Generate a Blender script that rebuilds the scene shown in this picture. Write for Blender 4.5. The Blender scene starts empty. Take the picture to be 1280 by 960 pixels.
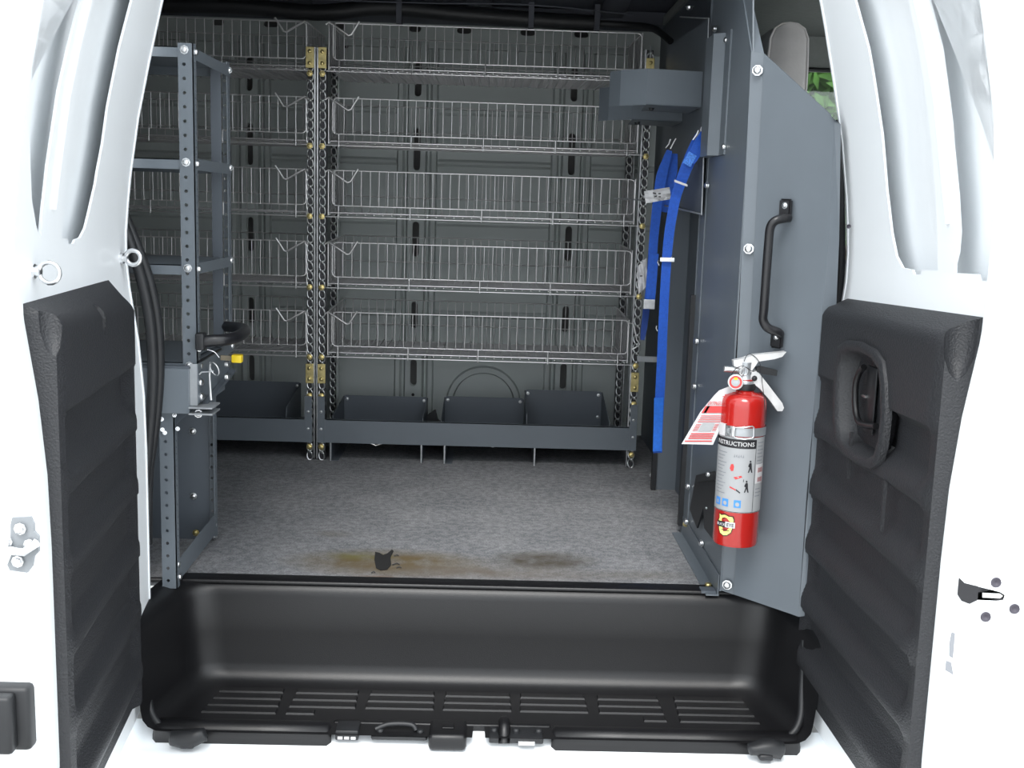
import bpy, bmesh, random
from math import sin, cos, pi, radians, sqrt, atan2
from mathutils import Vector, Matrix
from mathutils.geometry import interpolate_bezier
random.seed(7)
SC = bpy.context.scene
COL = SC.collection

# ------------------------------------------------------------------ camera
FPX = 1380.0
PITCH, ROLL, YAW = radians(9.15), radians(1.76), radians(1.25)
CAM = Vector((0, 0, 0.766))
fw = Vector((sin(YAW)*cos(PITCH), cos(YAW)*cos(PITCH), -sin(PITCH)))
_r0 = Vector((cos(YAW), -sin(YAW), 0)); _u0 = _r0.cross(fw)
rt = cos(ROLL)*_r0 + sin(ROLL)*_u0
up = -sin(ROLL)*_r0 + cos(ROLL)*_u0
cd = bpy.data.cameras.new('camera'); cam = bpy.data.objects.new('camera', cd); COL.objects.link(cam)
cd.sensor_width = 36; cd.lens = FPX/1280*36; cd.clip_start = .05; cd.clip_end = 300
M = Matrix((rt, up, -fw)).transposed().to_4x4(); M.translation = CAM
cam.matrix_world = M
SC.camera = cam

# ------------------------------------------------------------------ sky, sun, exposure
w = bpy.data.worlds.new('sky'); SC.world = w; w.use_nodes = True
nt = w.node_tree; nt.nodes.clear()
out = nt.nodes.new('ShaderNodeOutputWorld'); bg = nt.nodes.new('ShaderNodeBackground')
tc = nt.nodes.new('ShaderNodeTexCoord'); sp = nt.nodes.new('ShaderNodeSeparateXYZ')
rp = nt.nodes.new('ShaderNodeValToRGB')
rp.color_ramp.elements[0].position = .0; rp.color_ramp.elements[0].color = (.88, .93, .98, 1)
rp.color_ramp.elements[1].position = .9; rp.color_ramp.elements[1].color = (.93, .97, 1.0, 1)
nt.links.new(tc.outputs['Generated'], sp.inputs[0]); nt.links.new(sp.outputs['Z'], rp.inputs[0])
nt.links.new(rp.outputs[0], bg.inputs[0]); nt.links.new(bg.outputs[0], out.inputs[0])
bg.inputs[1].default_value = 1.0
sun = bpy.data.lights.new('sun', 'SUN'); sun.energy = 1.0; sun.angle = radians(25); sun.color = (1, .98, .95)
so = bpy.data.objects.new('sun', sun); COL.objects.link(so)
so.rotation_euler = Vector((.10, .75, -1.0)).to_track_quat('-Z', 'Y').to_euler()
SC.view_settings.view_transform = 'Standard'; SC.view_settings.look = 'None'
SC.view_settings.gamma = 1; SC.view_settings.use_curve_mapping = False
SC.view_settings.exposure = 1.5

# ------------------------------------------------------------------ helpers
def ray(x, y): return fw + rt*((x-640)/FPX) + up*((480-y)/FPX)
def at(x, y, Y):
    d = ray(x, y); return CAM + d*(Y/d.y)
def onz(x, y, z=0.):
    d = ray(x, y); return CAM + d*((z-CAM.z)/d.z)
def onx(x, y, X):
    d = ray(x, y); return CAM + d*(X/d.x)
def onp(x, y, p0, n):
    d = ray(x, y); return CAM + d*((p0-CAM).dot(n)/d.dot(n))

def mat(name, col, rough=.5, metal=0., noise=0., nscale=30., bump=0., bscale=200., spec=.5, coat=0., trans=0., emis=None):
    m = bpy.data.materials.new(name); m.use_nodes = True
    t = m.node_tree; b = t.nodes['Principled BSDF']
    b.inputs['Base Color'].default_value = (*col, 1); b.inputs['Roughness'].default_value = rough
    b.inputs['Metallic'].default_value = metal; b.inputs['Specular IOR Level'].default_value = spec
    b.inputs['Coat Weight'].default_value = coat; b.inputs['Transmission Weight'].default_value = trans
    co = t.nodes.new('ShaderNodeTexCoord')
    if noise:
        n = t.nodes.new('ShaderNodeTexNoise'); n.inputs['Scale'].default_value = nscale; n.inputs['Detail'].default_value = 6
        r = t.nodes.new('ShaderNodeValToRGB')
        r.color_ramp.elements[0].position = .3; r.color_ramp.elements[1].position = .7
        r.color_ramp.elements[0].color = (*[c*(1-noise) for c in col], 1)
        r.color_ramp.elements[1].color = (*[min(1, c*(1+noise)) for c in col], 1)
        t.links.new(co.outputs['Object'], n.inputs['Vector']); t.links.new(n.outputs['Fac'], r.inputs[0]); t.links.new(r.outputs[0], b.inputs['Base Color'])
    if bump:
        n = t.nodes.new('ShaderNodeTexNoise'); n.inputs['Scale'].default_value = bscale; n.inputs['Detail'].default_value = 2
        bp = t.nodes.new('ShaderNodeBump'); bp.inputs['Strength'].default_value = bump; bp.inputs['Distance'].default_value = .002
        t.links.new(co.outputs['Object'], n.inputs['Vector']); t.links.new(n.outputs['Fac'], bp.inputs['Height']); t.links.new(bp.outputs[0], b.inputs['Normal'])
    return m

STEEL = mat('grey_painted_steel', (.122, .142, .162), .40, 0, .06, 6)
STEELD = mat('shade_toned_steel', (.088, .103, .122), .45, 0, .06, 6)  # darker copy of the grey steel paint, with shade put into its colour
ZINC = mat('zinc', (.78, .79, .80), .28, 1.0, .15, 60)
WIRE = mat('chromed_wire', (.80, .79, .79), .3, .75)
BRASS = mat('yellow_zinc', (.62, .52, .24), .35, .9, .2, 80)
WHITE = mat('white_car_paint', (.90, .93, .95), .4, 0, 0, coat=.15)
PRIMER = mat('interior_body_paint', (.42, .455, .445), .5, 0, .05, 4)
HEAD = mat('dark_roof_metal', (.075, .08, .10), .55, 0, .15, 5)
BLACKP = mat('smooth_black_plastic', (.007, .007, .008), .36, 0, 0, bump=.15, bscale=900, spec=.45)
TRIMP = mat('grained_black_plastic', (.019, .020, .023), .52, 0, .1, 300, bump=.8, bscale=320, spec=.5)
RUBBER = mat('black_rubber', (.013, .014, .016), .5, 0, .1, 40)
BLUEW = mat('blue_webbing', (.011, .085, .46), .55, 0, .12, 150, bump=.6, bscale=500)
RED = mat('red_enamel', (.38, .012, .009), .22, 0, 0, coat=.6)
LABEL = mat('silver_paper_label', (.34, .35, .36), .45)
PAPER = mat('white_paper', (.55, .55, .56), .6)
INK = mat('black_ink', (.015, .015, .018), .5)
REDINK = mat('red_ink', (.55, .05, .05), .6)
BLUEINK = mat('blue_ink', (.06, .25, .65), .5)
GREYINK = mat('grey_ink', (.22, .23, .25), .6)
YELLOW = mat('yellow_plastic', (.85, .62, .02), .45)
PALEY = mat('pale_yellow_sticker', (.85, .80, .22), .5)
LEATHER = mat('grey_seat_vinyl', (.55, .53, .52), .5, 0, .05, 20, bump=.3, bscale=120)
LINER = mat('grey_headliner', (.22, .235, .225), .9, 0, .05, 60)
BLACKR = mat('shiny_black_rubber', (.012, .012, .014), .3)

def carpet_mat():
    m = bpy.data.materials.new('grey_carpet'); m.use_nodes = True; t = m.node_tree; b = t.nodes['Principled BSDF']
    b.inputs['Roughness'].default_value = 1; b.inputs['Specular IOR Level'].default_value = .05
    g = t.nodes.new('ShaderNodeNewGeometry')
    def noise(s, d=4):
        n = t.nodes.new('ShaderNodeTexNoise'); n.inputs['Scale'].default_value = s; n.inputs['Detail'].default_value = d
        t.links.new(g.outputs['Position'], n.inputs['Vector']); return n.outputs['Fac']
    def ramp(src, a, ca, c, cc):
        r = t.nodes.new('ShaderNodeValToRGB'); r.color_ramp.elements[0].position = a; r.color_ramp.elements[1].position = c
        r.color_ramp.elements[0].color = (*ca, 1); r.color_ramp.elements[1].color = (*cc, 1); t.links.new(src, r.inputs[0]); return r.outputs[0]
    def mix(f, a, b_, mode='MIX'):
        x = t.nodes.new('ShaderNodeMix'); x.data_type = 'RGBA'; x.blend_type = mode
        if isinstance(f, float): x.inputs[0].default_value = f
        else: t.links.new(f, x.inputs[0])
        for i, v in ((6, a), (7, b_)):
            if isinstance(v, tuple): x.inputs[i].default_value = (*v, 1)
            else: t.links.new(v, x.inputs[i])
        return x.outputs[2]
    def math(op, a, b_=0.):
        x = t.nodes.new('ShaderNodeMath'); x.operation = op; x.use_clamp = op in ('MULTIPLY',)
        for i, v in enumerate((a, b_)):
            if isinstance(v, (int, float)): x.inputs[i].default_value = v
            else: t.links.new(v, x.inputs[i])
        return x.outputs[0]
    base = ramp(noise(260, 3), .38, (.075, .079, .087), .62, (.36, .365, .38))
    base = mix(.6, base, ramp(noise(60, 4), .4, (.14, .145, .155), .6, (.28, .285, .295)))
    base = mix(.25, base, ramp(noise(7, 3), .35, (.12, .125, .135), .65, (.27, .27, .275)))
    for (x, y, rx, ry, c, s) in ((-.20, 2.29, .20, .085, (.13, .10, .055), 1.3), (-.27, 2.33, .07, .03, (.15, .14, .05), .7), (.13, 2.33, .11, .06, (.085, .075, .06), 1.3),
                                 (.0, 2.24, .32, .05, (.14, .12, .10), .8), (-.22, 2.19, .05, .018, (.17, .10, .06), .6), (-.35, 2.49, .04, .03, (.14, .12, .10), .5), (.36, 2.25, .1, .03, (.13, .12, .10), .5)):
        vm = t.nodes.new('ShaderNodeVectorMath'); vm.operation = 'SUBTRACT'; t.links.new(g.outputs['Position'], vm.inputs[0]); vm.inputs[1].default_value = (x, y, 0)
        vs = t.nodes.new('ShaderNodeVectorMath'); vs.operation = 'DIVIDE'; t.links.new(vm.outputs[0], vs.inputs[0]); vs.inputs[1].default_value = (rx, ry, 1)
        ln = t.nodes.new('ShaderNodeVectorMath'); ln.operation = 'LENGTH'; t.links.new(vs.outputs[0], ln.inputs[0])
        f = math('SUBTRACT', 1.25, ln.outputs['Value']); f = math('MAXIMUM', f, 0.); f = math('MULTIPLY', f, s)
        f = math('MULTIPLY', f, math('MULTIPLY', noise(22, 5), 1.7))
        base = mix(f, base, c)
    t.links.new(base, b.inputs['Base Color'])
    bp = t.nodes.new('ShaderNodeBump'); bp.inputs['Strength'].default_value = .7; bp.inputs['Distance'].default_value = .003
    t.links.new(noise(300, 2), bp.inputs['Height']); t.links.new(bp.outputs[0], b.inputs['Normal'])
    return m
CARPET = carpet_mat()

class MB:
    def __init__(s): s.b = bmesh.new()
    def box(s, x0, x1, y0, y1, z0, z1, bev=0.):
        vs = [s.b.verts.new((x, y, z)) for x in (x0, x1) for y in (y0, y1) for z in (z0, z1)]
        fs = [s.b.faces.new([vs[i] for i in q]) for q in ((0, 1, 3, 2), (4, 6, 7, 5), (0, 4, 5, 1), (2, 3, 7, 6), (0, 2, 6, 4), (1, 5, 7, 3))]
        if bev:
            es = list({e for f in fs for e in f.edges}); bmesh.ops.bevel(s.b, geom=es, offset=bev, segments=2, affect='EDGES', profile=.5)
        return s
    def prism(s, pts, vec):
        a = [s.b.verts.new(p) for p in pts]; vec = Vector(vec)
        c = [s.b.verts.new(Vector(p)+vec) for p in pts]; n = len(pts)
        s.b.faces.new(a); s.b.faces.new(c[::-1])
        for i in range(n): s.b.faces.new((a[i], c[i], c[(i+1) % n], a[(i+1) % n]))
        return s
    def tube(s, pts, r, n=6, cap=True, closed=False, flat=None):
        pts = [Vector(p) for p in pts]; N = len(pts); rings = []; prev = None
        rr = r if isinstance(r, (list, tuple)) else [r]*N
        for i, p in enumerate(pts):
            if closed: t = (pts[(i+1) % N]-pts[i-1]).normalized()
            else: t = (pts[min(i+1, N-1)]-pts[max(i-1, 0)]).normalized()
            if prev is None:
                a = Vector((0, 0, 1)) if abs(t.z) < .9 else Vector((1, 0, 0))
                u = t.cross(a).normalized()
            else: u = (prev - t*prev.dot(t)).normalized()
            prev = u; v = t.cross(u)
            rings.append([s.b.verts.new(p+(u*cos(2*pi*k/n)+v*sin(2*pi*k/n)*(flat or 1))*rr[i]) for k in range(n)])
        for i in range(N if closed else N-1):
            A, B = rings[i], rings[(i+1) % N]
            for k in range(n): s.b.faces.new((A[k], A[(k+1) % n], B[(k+1) % n], B[k]))
        if cap and not closed: s.b.faces.new(rings[0][::-1]); s.b.faces.new(rings[-1])
        return s
    def lathe(s, prof, c=(0, 0, 0), axis=(0, 0, 1), n=24):
        q = Vector((0, 0, 1)).rotation_difference(Vector(axis)); c = Vector(c); rings = []
        for r, z in prof:
            rings.append([s.b.verts.new(c+q@Vector((r*cos(2*pi*k/n), r*sin(2*pi*k/n), z))) for k in range(n)])
        for A, B in zip(rings, rings[1:]):
            for k in range(n): s.b.faces.new((A[k], A[(k+1) % n], B[(k+1) % n], B[k]))
        s.b.faces.new(rings[0][::-1]); s.b.faces.new(rings[-1]); return s
    def strip(s, pts, wid, th):            # flat ribbon: pts, width vectors, thickness vector
        th = Vector(th); prev = None
        for i, p in enumerate(pts):
            p = Vector(p); wv = Vector(wid[i] if isinstance(wid, list) else wid)
            q = [s.b.verts.new(p+a*wv/2+b*th/2) for a, b in ((-1, -1), (1, -1), (1, 1), (-1, 1))]
            if prev:
                for k in range(4): s.b.faces.new((prev[k], prev[(k+1) % 4], q[(k+1) % 4], q[k]))
            else: s.b.faces.new(q[::-1])
            prev = q
        s.b.faces.new(prev); return s
    def grid(s, P, closev=False):
        V = [[s.b.verts.new(p) for p in row] for row in P]
        for i in range(len(V)-1):
            for j in range(len(V[i])-1): s.b.faces.new((V[i][j], V[i][j+1], V[i+1][j+1], V[i+1][j]))
        return s
    def sheet(s, outline, holes, th, fmap, cuts=(), cutsx=()):   # plate with holes in 2D, mapped by fmap(u,v,w), w in 0..th
        b = bmesh.new(); es = []
        for loop in [outline]+list(holes):
            vs = [b.verts.new((u, v, 0)) for u, v in loop]
            es += [b.edges.new((vs[i], vs[(i+1) % len(vs)])) for i in range(len(vs))]
        bmesh.ops.triangle_fill(b, edges=es, use_beauty=True, use_dissolve=False, normal=(0, 0, 1))
        for c in cuts: bmesh.ops.bisect_plane(b, geom=b.verts[:]+b.edges[:]+b.faces[:], plane_co=(0, c, 0), plane_no=(0, 1, 0))
        for c in cutsx: bmesh.ops.bisect_plane(b, geom=b.verts[:]+b.edges[:]+b.faces[:], plane_co=(c, 0, 0), plane_no=(1, 0, 0))
        A = {v: s.b.verts.new(fmap(v.co.x, v.co.y, 0)) for v in b.verts}
        B = {v: s.b.verts.new(fmap(v.co.x, v.co.y, th)) for v in b.verts}
        for f in b.faces:
            s.b.faces.new([A[v] for v in f.verts]); s.b.faces.new([B[v] for v in reversed(f.verts)])
        for e in b.edges:
            if len(e.link_faces) == 1:
                p, q = e.verts
                s.b.faces.new((A[p], A[q], B[q], B[p]))
        b.free(); return s
    def build(s, name, m, parent=None, smooth=False, recalc=True, ang=75):
        if recalc: bmesh.ops.recalc_face_normals(s.b, faces=s.b.faces)
        me = bpy.data.meshes.new(name); s.b.to_mesh(me); s.b.free(); me.materials.append(m)
        if smooth:
            me.polygons.foreach_set('use_smooth', [True]*len(me.polygons))
            try: me.set_sharp_from_angle(angle=radians(ang))
            except Exception: pass
        o = bpy.data.objects.new(name, me); COL.objects.link(o)
        if parent is not None:
            o.parent = parent
            # parents are Empties or meshes placed by location only; geometry is written in world coordinates
            off = Vector((0, 0, 0)); p = parent
            while p is not None: off += p.location; p = p.parent
            o.location = -off
        return o

def tag(o, label=None, cat=None, group=None, kind=None):
    if label: o['label'] = label
    if cat: o['category'] = cat
    if group: o['group'] = group
    if kind: o['kind'] = kind
    return o
def thing(name, label, cat, loc=(0, 0, 0), group=None):
    o = bpy.data.objects.new(name, None); COL.objects.link(o); o.location = loc; o.empty_display_size = .05
    return tag(o, label, cat, group)
def struct(name, label=None, loc=(0, 0, 0)):
    o = bpy.data.objects.new(name, None); COL.objects.link(o); o.location = loc; o.empty_display_size = .05
    return tag(o, label, None, None, 'structure')
def sub(name, label, loc, parent):
    o = bpy.data.objects.new(name, None); COL.objects.link(o); o.parent = parent; o.location = Vector(loc)-parent.location; o.empty_display_size = .03
    o['label'] = label; return o
def kids(o): return [c for c in list(bpy.data.objects) if c.parent == o]
def copy_tree(o, parent=None):
    c = o.copy(); COL.objects.link(c)
    if parent is not None: c.parent = parent
    for ch in kids(o): copy_tree(ch, c)
    return c
def circ(u, v, r, n=10): return [(u+r*cos(2*pi*k/n), v+r*sin(2*pi*k/n)) for k in range(n)]
def obround(u, v0, v1, r, n=6):
    a = [(u+r*cos(pi*k/n), v1-r+r*sin(pi*k/n)) for k in range(n+1)]
    return a+[(u-r*cos(pi*k/n), v0+r-r*sin(pi*k/n)) for k in range(n+1)]
def obroundh(u0, u1, v, r, n=5):
    a = [(u1-r+r*sin(pi*k/n), v+r*cos(pi*k/n)) for k in range(n+1)]
    return a+[(u0+r-r*sin(pi*k/n), v-r*cos(pi*k/n)) for k in range(n+1)]
def rect(u0, u1, v0, v1): return [(u0, v0), (u1, v0), (u1, v1), (u0, v1)]
def bolt(p, d, r=.005, parent=None, m=None, name='bolt'):
    d = Vector(d).normalized(); q = MB()
    q.lathe([(r*1.35, 0), (r*1.35, .001), (r, .001), (r, r*.75), (r*.6, r*1.0)], p, d, 8)
    return q.build(name, m or ZINC, parent, True)
def lerp(a, b, t): return a+(b-a)*t
def interp(tab, z):
    if z <= tab[0][0]: return tab[0][1]
    for (a, fa), (b, fb) in zip(tab, tab[1:]):
        if z <= b: return fa+(fb-fa)*(z-a)/(b-a)
    return tab[-1][1]
def smooth_path(pts, n=6):
    pts = [Vector(p) for p in pts]; out_ = []
    for i in range(len(pts)-1):
        p0 = pts[max(i-1, 0)]; p1 = pts[i]; p2 = pts[i+1]; p3 = pts[min(i+2, len(pts)-1)]
        for k in range(n):
            t = k/n
            out_.append(.5*((2*p1)+(p2-p0)*t+(2*p0-5*p1+4*p2-p3)*t*t+(3*p1-p0-3*p2+p3)*t**3))
    out_.append(pts[-1]); return out_
def text_mb(s, size, fmap, th=.0002):      # flat lettering turned into geometry, mapped by fmap(u, v, w)
    cu = bpy.data.curves.new('lettering', 'FONT'); cu.body = s; cu.size = size; cu.align_x = 'CENTER'; cu.resolution_u = 2; cu.offset = size*.012
    o = bpy.data.objects.new('lettering', cu); COL.objects.link(o)
    me = o.to_mesh(depsgraph=bpy.context.evaluated_depsgraph_get())
    q = MB(); vs = [q.b.verts.new(fmap(v.co.x, v.co.y, th)) for v in me.vertices]
    for p in me.polygons:
        try: q.b.faces.new([vs[i] for i in p.vertices])
        except Exception: pass
    o.to_mesh_clear(); bpy.data.objects.remove(o); bpy.data.curves.remove(cu)
    return q

# ================================================================== THE VAN BODY (setting)
FY = 2.135                                   # front edge of the cargo floor
WY = 3.72                                    # inner face of the far wall
fl = MB(); fl.box(-2.4, .62, FY+.012, WY, -.012, 0); floor = tag(fl.build('floor', CARPET), 'grey carpet floor of the cargo bay with brown stains', None, None, 'structure')
MB().box(.62, 2.6, 2.2, WY, -.1, -.05).build('floor', mat('black_floor_mat', (.03, .03, .035), .8)).__setitem__('kind', 'structure')
# torn hole in the carpet
th_ = struct('trim_1', 'black torn hole in the carpet near the step')
pp = [onz(x, y, .0012) for x, y in ((469, 690), (474, 691), (479, 694), (484, 692), (490, 687), (492, 689), (488, 697), (489, 706), (484, 712), (476, 713), (470, 710), (468, 700))]
MB().prism(pp, (0, 0, .0006)).build('tear', mat('dark_backing', (.01, .01, .01), .9), th_)
for (x, y, s_) in ((494, 706, 3), (498, 710, 2), (466, 716, 1.6), (495, 695, 2)):
    c = onz(x, y, .002); MB().tube([c+Vector((-.002*s_, 0, 0)), c+Vector((.001*s_, .002*s_, .002)), c+Vector((.003*s_, .001*s_, 0))], .0012, 5).build('loose_thread', INK, th_)

# far wall with slotted ribs
wl = struct('wall_back', 'pale grey inner wall of the van behind the wire baskets')
RIBS = (-.80, -.254, .254, -1.35)
SL = ((.155, .245), (.35, .44), (.59, .706), (.872, 1.008), (1.108, 1.22))
holes = [obround(x, a, b, .0115) for x in RIBS for a, b in SL]
HB = [(-.516, .022), (-.267, .02), (-.109, .024), (.097, .024), (.271, .024), (-.90, .02), (-.73, .026)]
tops = [obroundh(x-w_, x+w_, 1.322, .011) for x, w_ in HB]
MB().sheet(rect(-2.4, .70, -.02, 1.46), holes+tops, .003, lambda u, v, w_: (u, WY+w_, v)).build('inner_skin', PRIMER, wl)
CAV = mat('cavity_shade_tone', (.2, .2, .2), .9)  # shade behind the wall slots, put into the outer skin's colour
MB().box(-2.4, 2.6, WY+.07, WY+.074, -.1, .5).build('outer_skin', CAV, wl)
MB().box(-2.4, .95, WY+.07, WY+.074, .5, 1.46).build('outer_skin', CAV, wl)
for x in RIBS:
    hs = [obround(x, a, b, .0115) for a, b in SL]
    q = MB()
    prof = [(-.067, 0), (-.062, .014), (-.048, .014), (-.040, .003), (-.034, .003), (-.028, .026)]
    q.sheet(rect(x-.028, x+.028, .10, 1.27), hs, .005, lambda u, v, w_: (u, WY-.026+w_, v))
    for sgn in (-1, 1):
        q.grid([[(x+sgn*a, WY-d, .03), (x+sgn*a, WY-d, 1.27)] for a, d in prof])
    q.build('rib', PRIMER, wl, recalc=False)
    bolt((x, WY-.026, .125), (0, -1, 0), .004, wl, INK, 'dark_hole_plug')
for z, xs in ((.705, 0), (1.065, 0), (.40, 0), (.90, 0)):
    for a, b in ((-.733, -.321), (-.187, .187), (.321, .60), (-1.283, -.867)):
        MB().prism([(a, WY, z-.012), (a, WY-.007, z-.004), (a, WY-.007, z+.004), (a, WY, z+.012)], (b-a, 0, 0)).build('swage', PRIMER, wl)
q = MB(); q.grid([[(-.015+r_*cos(2*pi*k/48), WY-d_, .10+r_*sin(2*pi*k/48)) for k in range(49)] for r_, d_ in ((.128, -.001), (.123, .018), (.106, .018), (.101, -.001))]); q.build('round_emboss', PRIMER, wl, True, recalc=False, ang=30)
# upper beam with arch-shaped bumps
q = MB(); q.sheet([(-2.4, 1.275), (.60, 1.275), (.60, 1.345), (-.33, 1.355), (-.36, 1.375), (-.40, 1.383), (-.44, 1.375), (-.47, 1.352), (-.62, 1.350), (-2.4, 1.350)], tops, .010, lambda u, v, w_: (u, WY-.016+w_, v)).build('upper_beam', PRIMER, wl)
MB().box(-2.4, .60, WY-.02, WY, 1.262, 1.275).build('beam_edge', PRIMER, wl)
for p in ((422, 60), (433, 58), (505, 60), (655, 60), (715, 58), (785, 55)):
    c = at(p[0], p[1], WY-.004); bolt(c, (0, -1, 0), .005, wl, INK, 'dark_hole_plug')

# roof
rf = struct('ceiling', 'dark metal roof above the cargo bay')
rows = []
for k in range(13):
    y = 2.06+(3.80-2.06)*k/12; rows.append([(-2.4, y, 1.36+.07*sin(pi*k/12)), (.62, y, 1.36+.07*sin(pi*k/12))])
MB().grid(rows).build('roof_skin', HEAD, rf, True, recalc=False)
MB().box(-2.45, 2.65, 1.98, 3.86, 1.47, 1.475).build('outer_roof', WHITE, rf)
for x in (-1.2, -.62, -.06, .36):
    q = MB(); q.grid([[(x+a, 2.06+1.66*k/12, 1.36+.07*sin(pi*k/12)-d) for k in range(13)] for a, d in ((-.04, 0), (-.03, .015), (.03, .015), (.04, 0))]); q.build('roof_bow', HEAD, rf, True, recalc=False)
MB().prism([(-2.4, 3.60, 1.38), (-2.4, 3.62, 1.345), (-2.4, 3.72, 1.335), (-2.4, 3.72, 1.39)], (3.0, 0, 0)).build('roof_rail', HEAD, rf)
hz = thing('wiring_harness', 'thick black taped wiring harness under the roof above the baskets', 'wiring', (0, 3.5, 1.33))
pth = smooth_path([(-1.6, 3.52, 1.345), (-1.1, 3.5, 1.335), (-.8, 3.5, 1.34), (-.55, 3.5, 1.328), (-.35, 3.5, 1.35), (-.1, 3.5, 1.338), (.15, 3.5, 1.328), (.31, 3.5, 1.325)], 5)
MB().tube(pth, .024, 8).build('conduit', RUBBER, hz, True)
MB().tube(smooth_path([(.30, 3.5, 1.325), (.40, 3.47, 1.318), (.46, 3.4, 1.30), (.50, 3.3, 1.25)], 5), .010, 8).build('cable', RUBBER, hz, True)
MB().tube(smooth_path([(-.55, 3.42, 1.352), (-.2, 3.40, 1.350), (.10, 3.42, 1.358), (.4, 3.42, 1.34)], 5), .0025, 5).build('cable', HEAD, hz, True)
for x in (-.30, .10, .30): MB().box(x-.008, x+.008, 3.47, 3.53, 1.30, 1.375).build('clip', HEAD, hz)

# near side of the body: strips either side of the opening, header, sill
wf = struct('wall_front', 'white body side around the open side doors')
def body_x(z): return 2.03 + interp([(-1, 0), (.6, 0), (.9, .02), (1.15, .06), (1.5, .16)], z)
zs = [-.7, -.3, 0, .3, .6, .75, .9, 1.0, 1.1, 1.2, 1.3, 1.4, 1.47]
for x0, x1 in ((-2.45, -.745), (.735, .80), (1.95, 2.65)):
    MB().grid([[(x0, body_x(z), z) for z in zs], [(x1, body_x(z), z) for z in zs]]).build('body_side', WHITE, wf, True, recalc=False)
MB().box(.80, 1.95, 2.03, 2.04, -.7, .6).build('body_side', WHITE, wf)
MB().box(-.745, .735, 2.14, 2.20, 1.27, 1.47).build('header', WHITE, wf)
MB().box(-2.45, -.70, 2.06, 2.07, -.3, 1.40).build('inner_wall', PRIMER, wf)
MB().box(-.745, -.700, 2.035, 2.06, -.2, 1.30).build('pillar', WHITE, wf)
MB().box(.700, .735, 2.035, 2.14, -.2, 1.30).build('pillar', WHITE, wf)
we = struct('wall_left', 'rear end of the van closing the cargo bay')
MB().box(-2.45, -2.4, 2.0, 3.8, -.7, 1.47).build('end_panel', PRIMER, we)
MB().box(2.6, 2.65, 2.0, 3.8, -.7, .6).build('front_panel', LINER, wf)

# ------------------------------------------------------------------ cab: headliner, seat, window, trees
cb = struct('wall_right', 'grey cab interior seen beyond the partition')
MB().box(.52, 2.6, 2.15, 3.79, 1.345, 1.37).build('headliner', LINER, cb)
q = MB(); zc = 1.238
q.sheet([(.62, -.05), (2.6, -.05), (2.6, 1.40), (.62, 1.40)], [[(1.0, .62), (1.9, .62), (1.75, zc), (1.0, zc)]], .02, lambda u, v, w_: (u, 3.74+w_, v)); q.build('side_lining', LINER, cb)
q = MB(); q.tube([(.995, 3.73, .615), (1.905, 3.73, .615), (1.755, 3.73, zc), (.995, 3.73, zc)], .010, 6, closed=True); q.build('window_seal', RUBBER, cb, True)
gl = tag(MB().sheet([(1.0, .62), (1.9, .62), (1.75, zc), (1.0, zc)], [], .003, lambda u, v, w_: (u, 3.752+w_, v)).build('window_1', mat('window_glass', (.9, .95, .93), .02, trans=1.0)), 'cab side window with trees outside', None, None, 'structure')

st = thing('front_seat', 'grey vinyl seat back with stitched piping beyond the angled grey panel', 'seat', (.82, 3.1, -.05))
prof = [(.0, 1.270), (.022, 1.267), (.042, 1.255), (.053, 1.23), (.057, 1.15), (.060, .9), (.065, .5), (.07, .3)]
q = MB(); n = 20; ys = [3.03, 3.040, 3.07, 3.2, 3.4, 3.428, 3.44]; sc = [.80, .94, 1, 1, 1, .94, .80]
def seat_ring(y, s_): 
    c = .776
    L = [(c-hx*s_, y, .3+(z-.3)*(.985+.015*s_)) for hx, z in reversed(prof)]; R = [(c+hx*s_, y, .3+(z-.3)*(.985+.015*s_)) for hx, z in prof[1:]]
    return L+R
q.grid([seat_ring(y, s_) for y, s_ in zip(ys, sc)])
q.b.faces.new([v for v in list(q.b.verts)[:15]]); q.b.faces.new([v for v in list(q.b.verts)[-15:]])
q.build('seat_back', LEATHER, st, True)
MB().tube([Vector(p)+Vector((0, -.003, 0)) for p in seat_ring(3.040, .95)], .0035, 6).build('piping', LEATHER, st, True)
MB().box(.72, 1.15, 3.03, 3.44, .22, .34, .03).build('seat_cushion', LEATHER, st, True)
MB().box(.76, 1.1, 3.08, 3.38, -.05, .22).build('seat_base', RUBBER, st)

LEAFM = [mat('leaf_green_'+n_, c, .6, 0, .4, 3) for n_, c in (('dark', (.02, .06, .012)), ('mid', (.035, .10, .015)), ('light', (.055, .14, .025)))]
def tree(x, y, h, r, lab, mi):
    t_ = thing('leafy_tree', lab, 'tree', (x, y, -.7), 'trees outside the cab window')
    MB().tube([(x, y, -.7), (x+.1, y, h*.5), (x, y, h*.9)], [.18, .13, .05], 8).build('trunk', mat('bark', (.10, .07, .05), .9), t_, True)
    q = MB()
    for k in range(5200):
        d = Vector((random.gauss(0, 1), random.gauss(0, 1), random.gauss(0, 1))).normalized()*r*(.55+.45*random.random())
        lump = 1+.25*sin(d.x*3)*cos(d.z*3.7)
        c = Vector((x, y, h*.62))+Vector((d.x*lump, d.y*lump, d.z*1.25*lump))
        a = Vector((random.gauss(0, 1), random.gauss(0, 1), random.gauss(0, 1))).normalized(); b = a.orthogonal().normalized(); s_ = .12+.13*random.random()
        vs = [q.b.verts.new(c+a*s_), q.b.verts.new(c+b*s_*.6), q.b.verts.new(c-a*s_), q.b.verts.new(c-b*s_*.6)]; q.b.faces.new(vs)
    o = q.build('foliage', LEAFM[mi], t_, recalc=False); o['kind'] = 'stuff'
tree(6.1, 19.5, 4.6, 2.2, 'green leafy tree seen through the cab window, nearer one', 2)
tree(14.5, 27, 5.4, 2.4, 'darker green tree behind the nearer one outside the cab window', 1)
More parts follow.
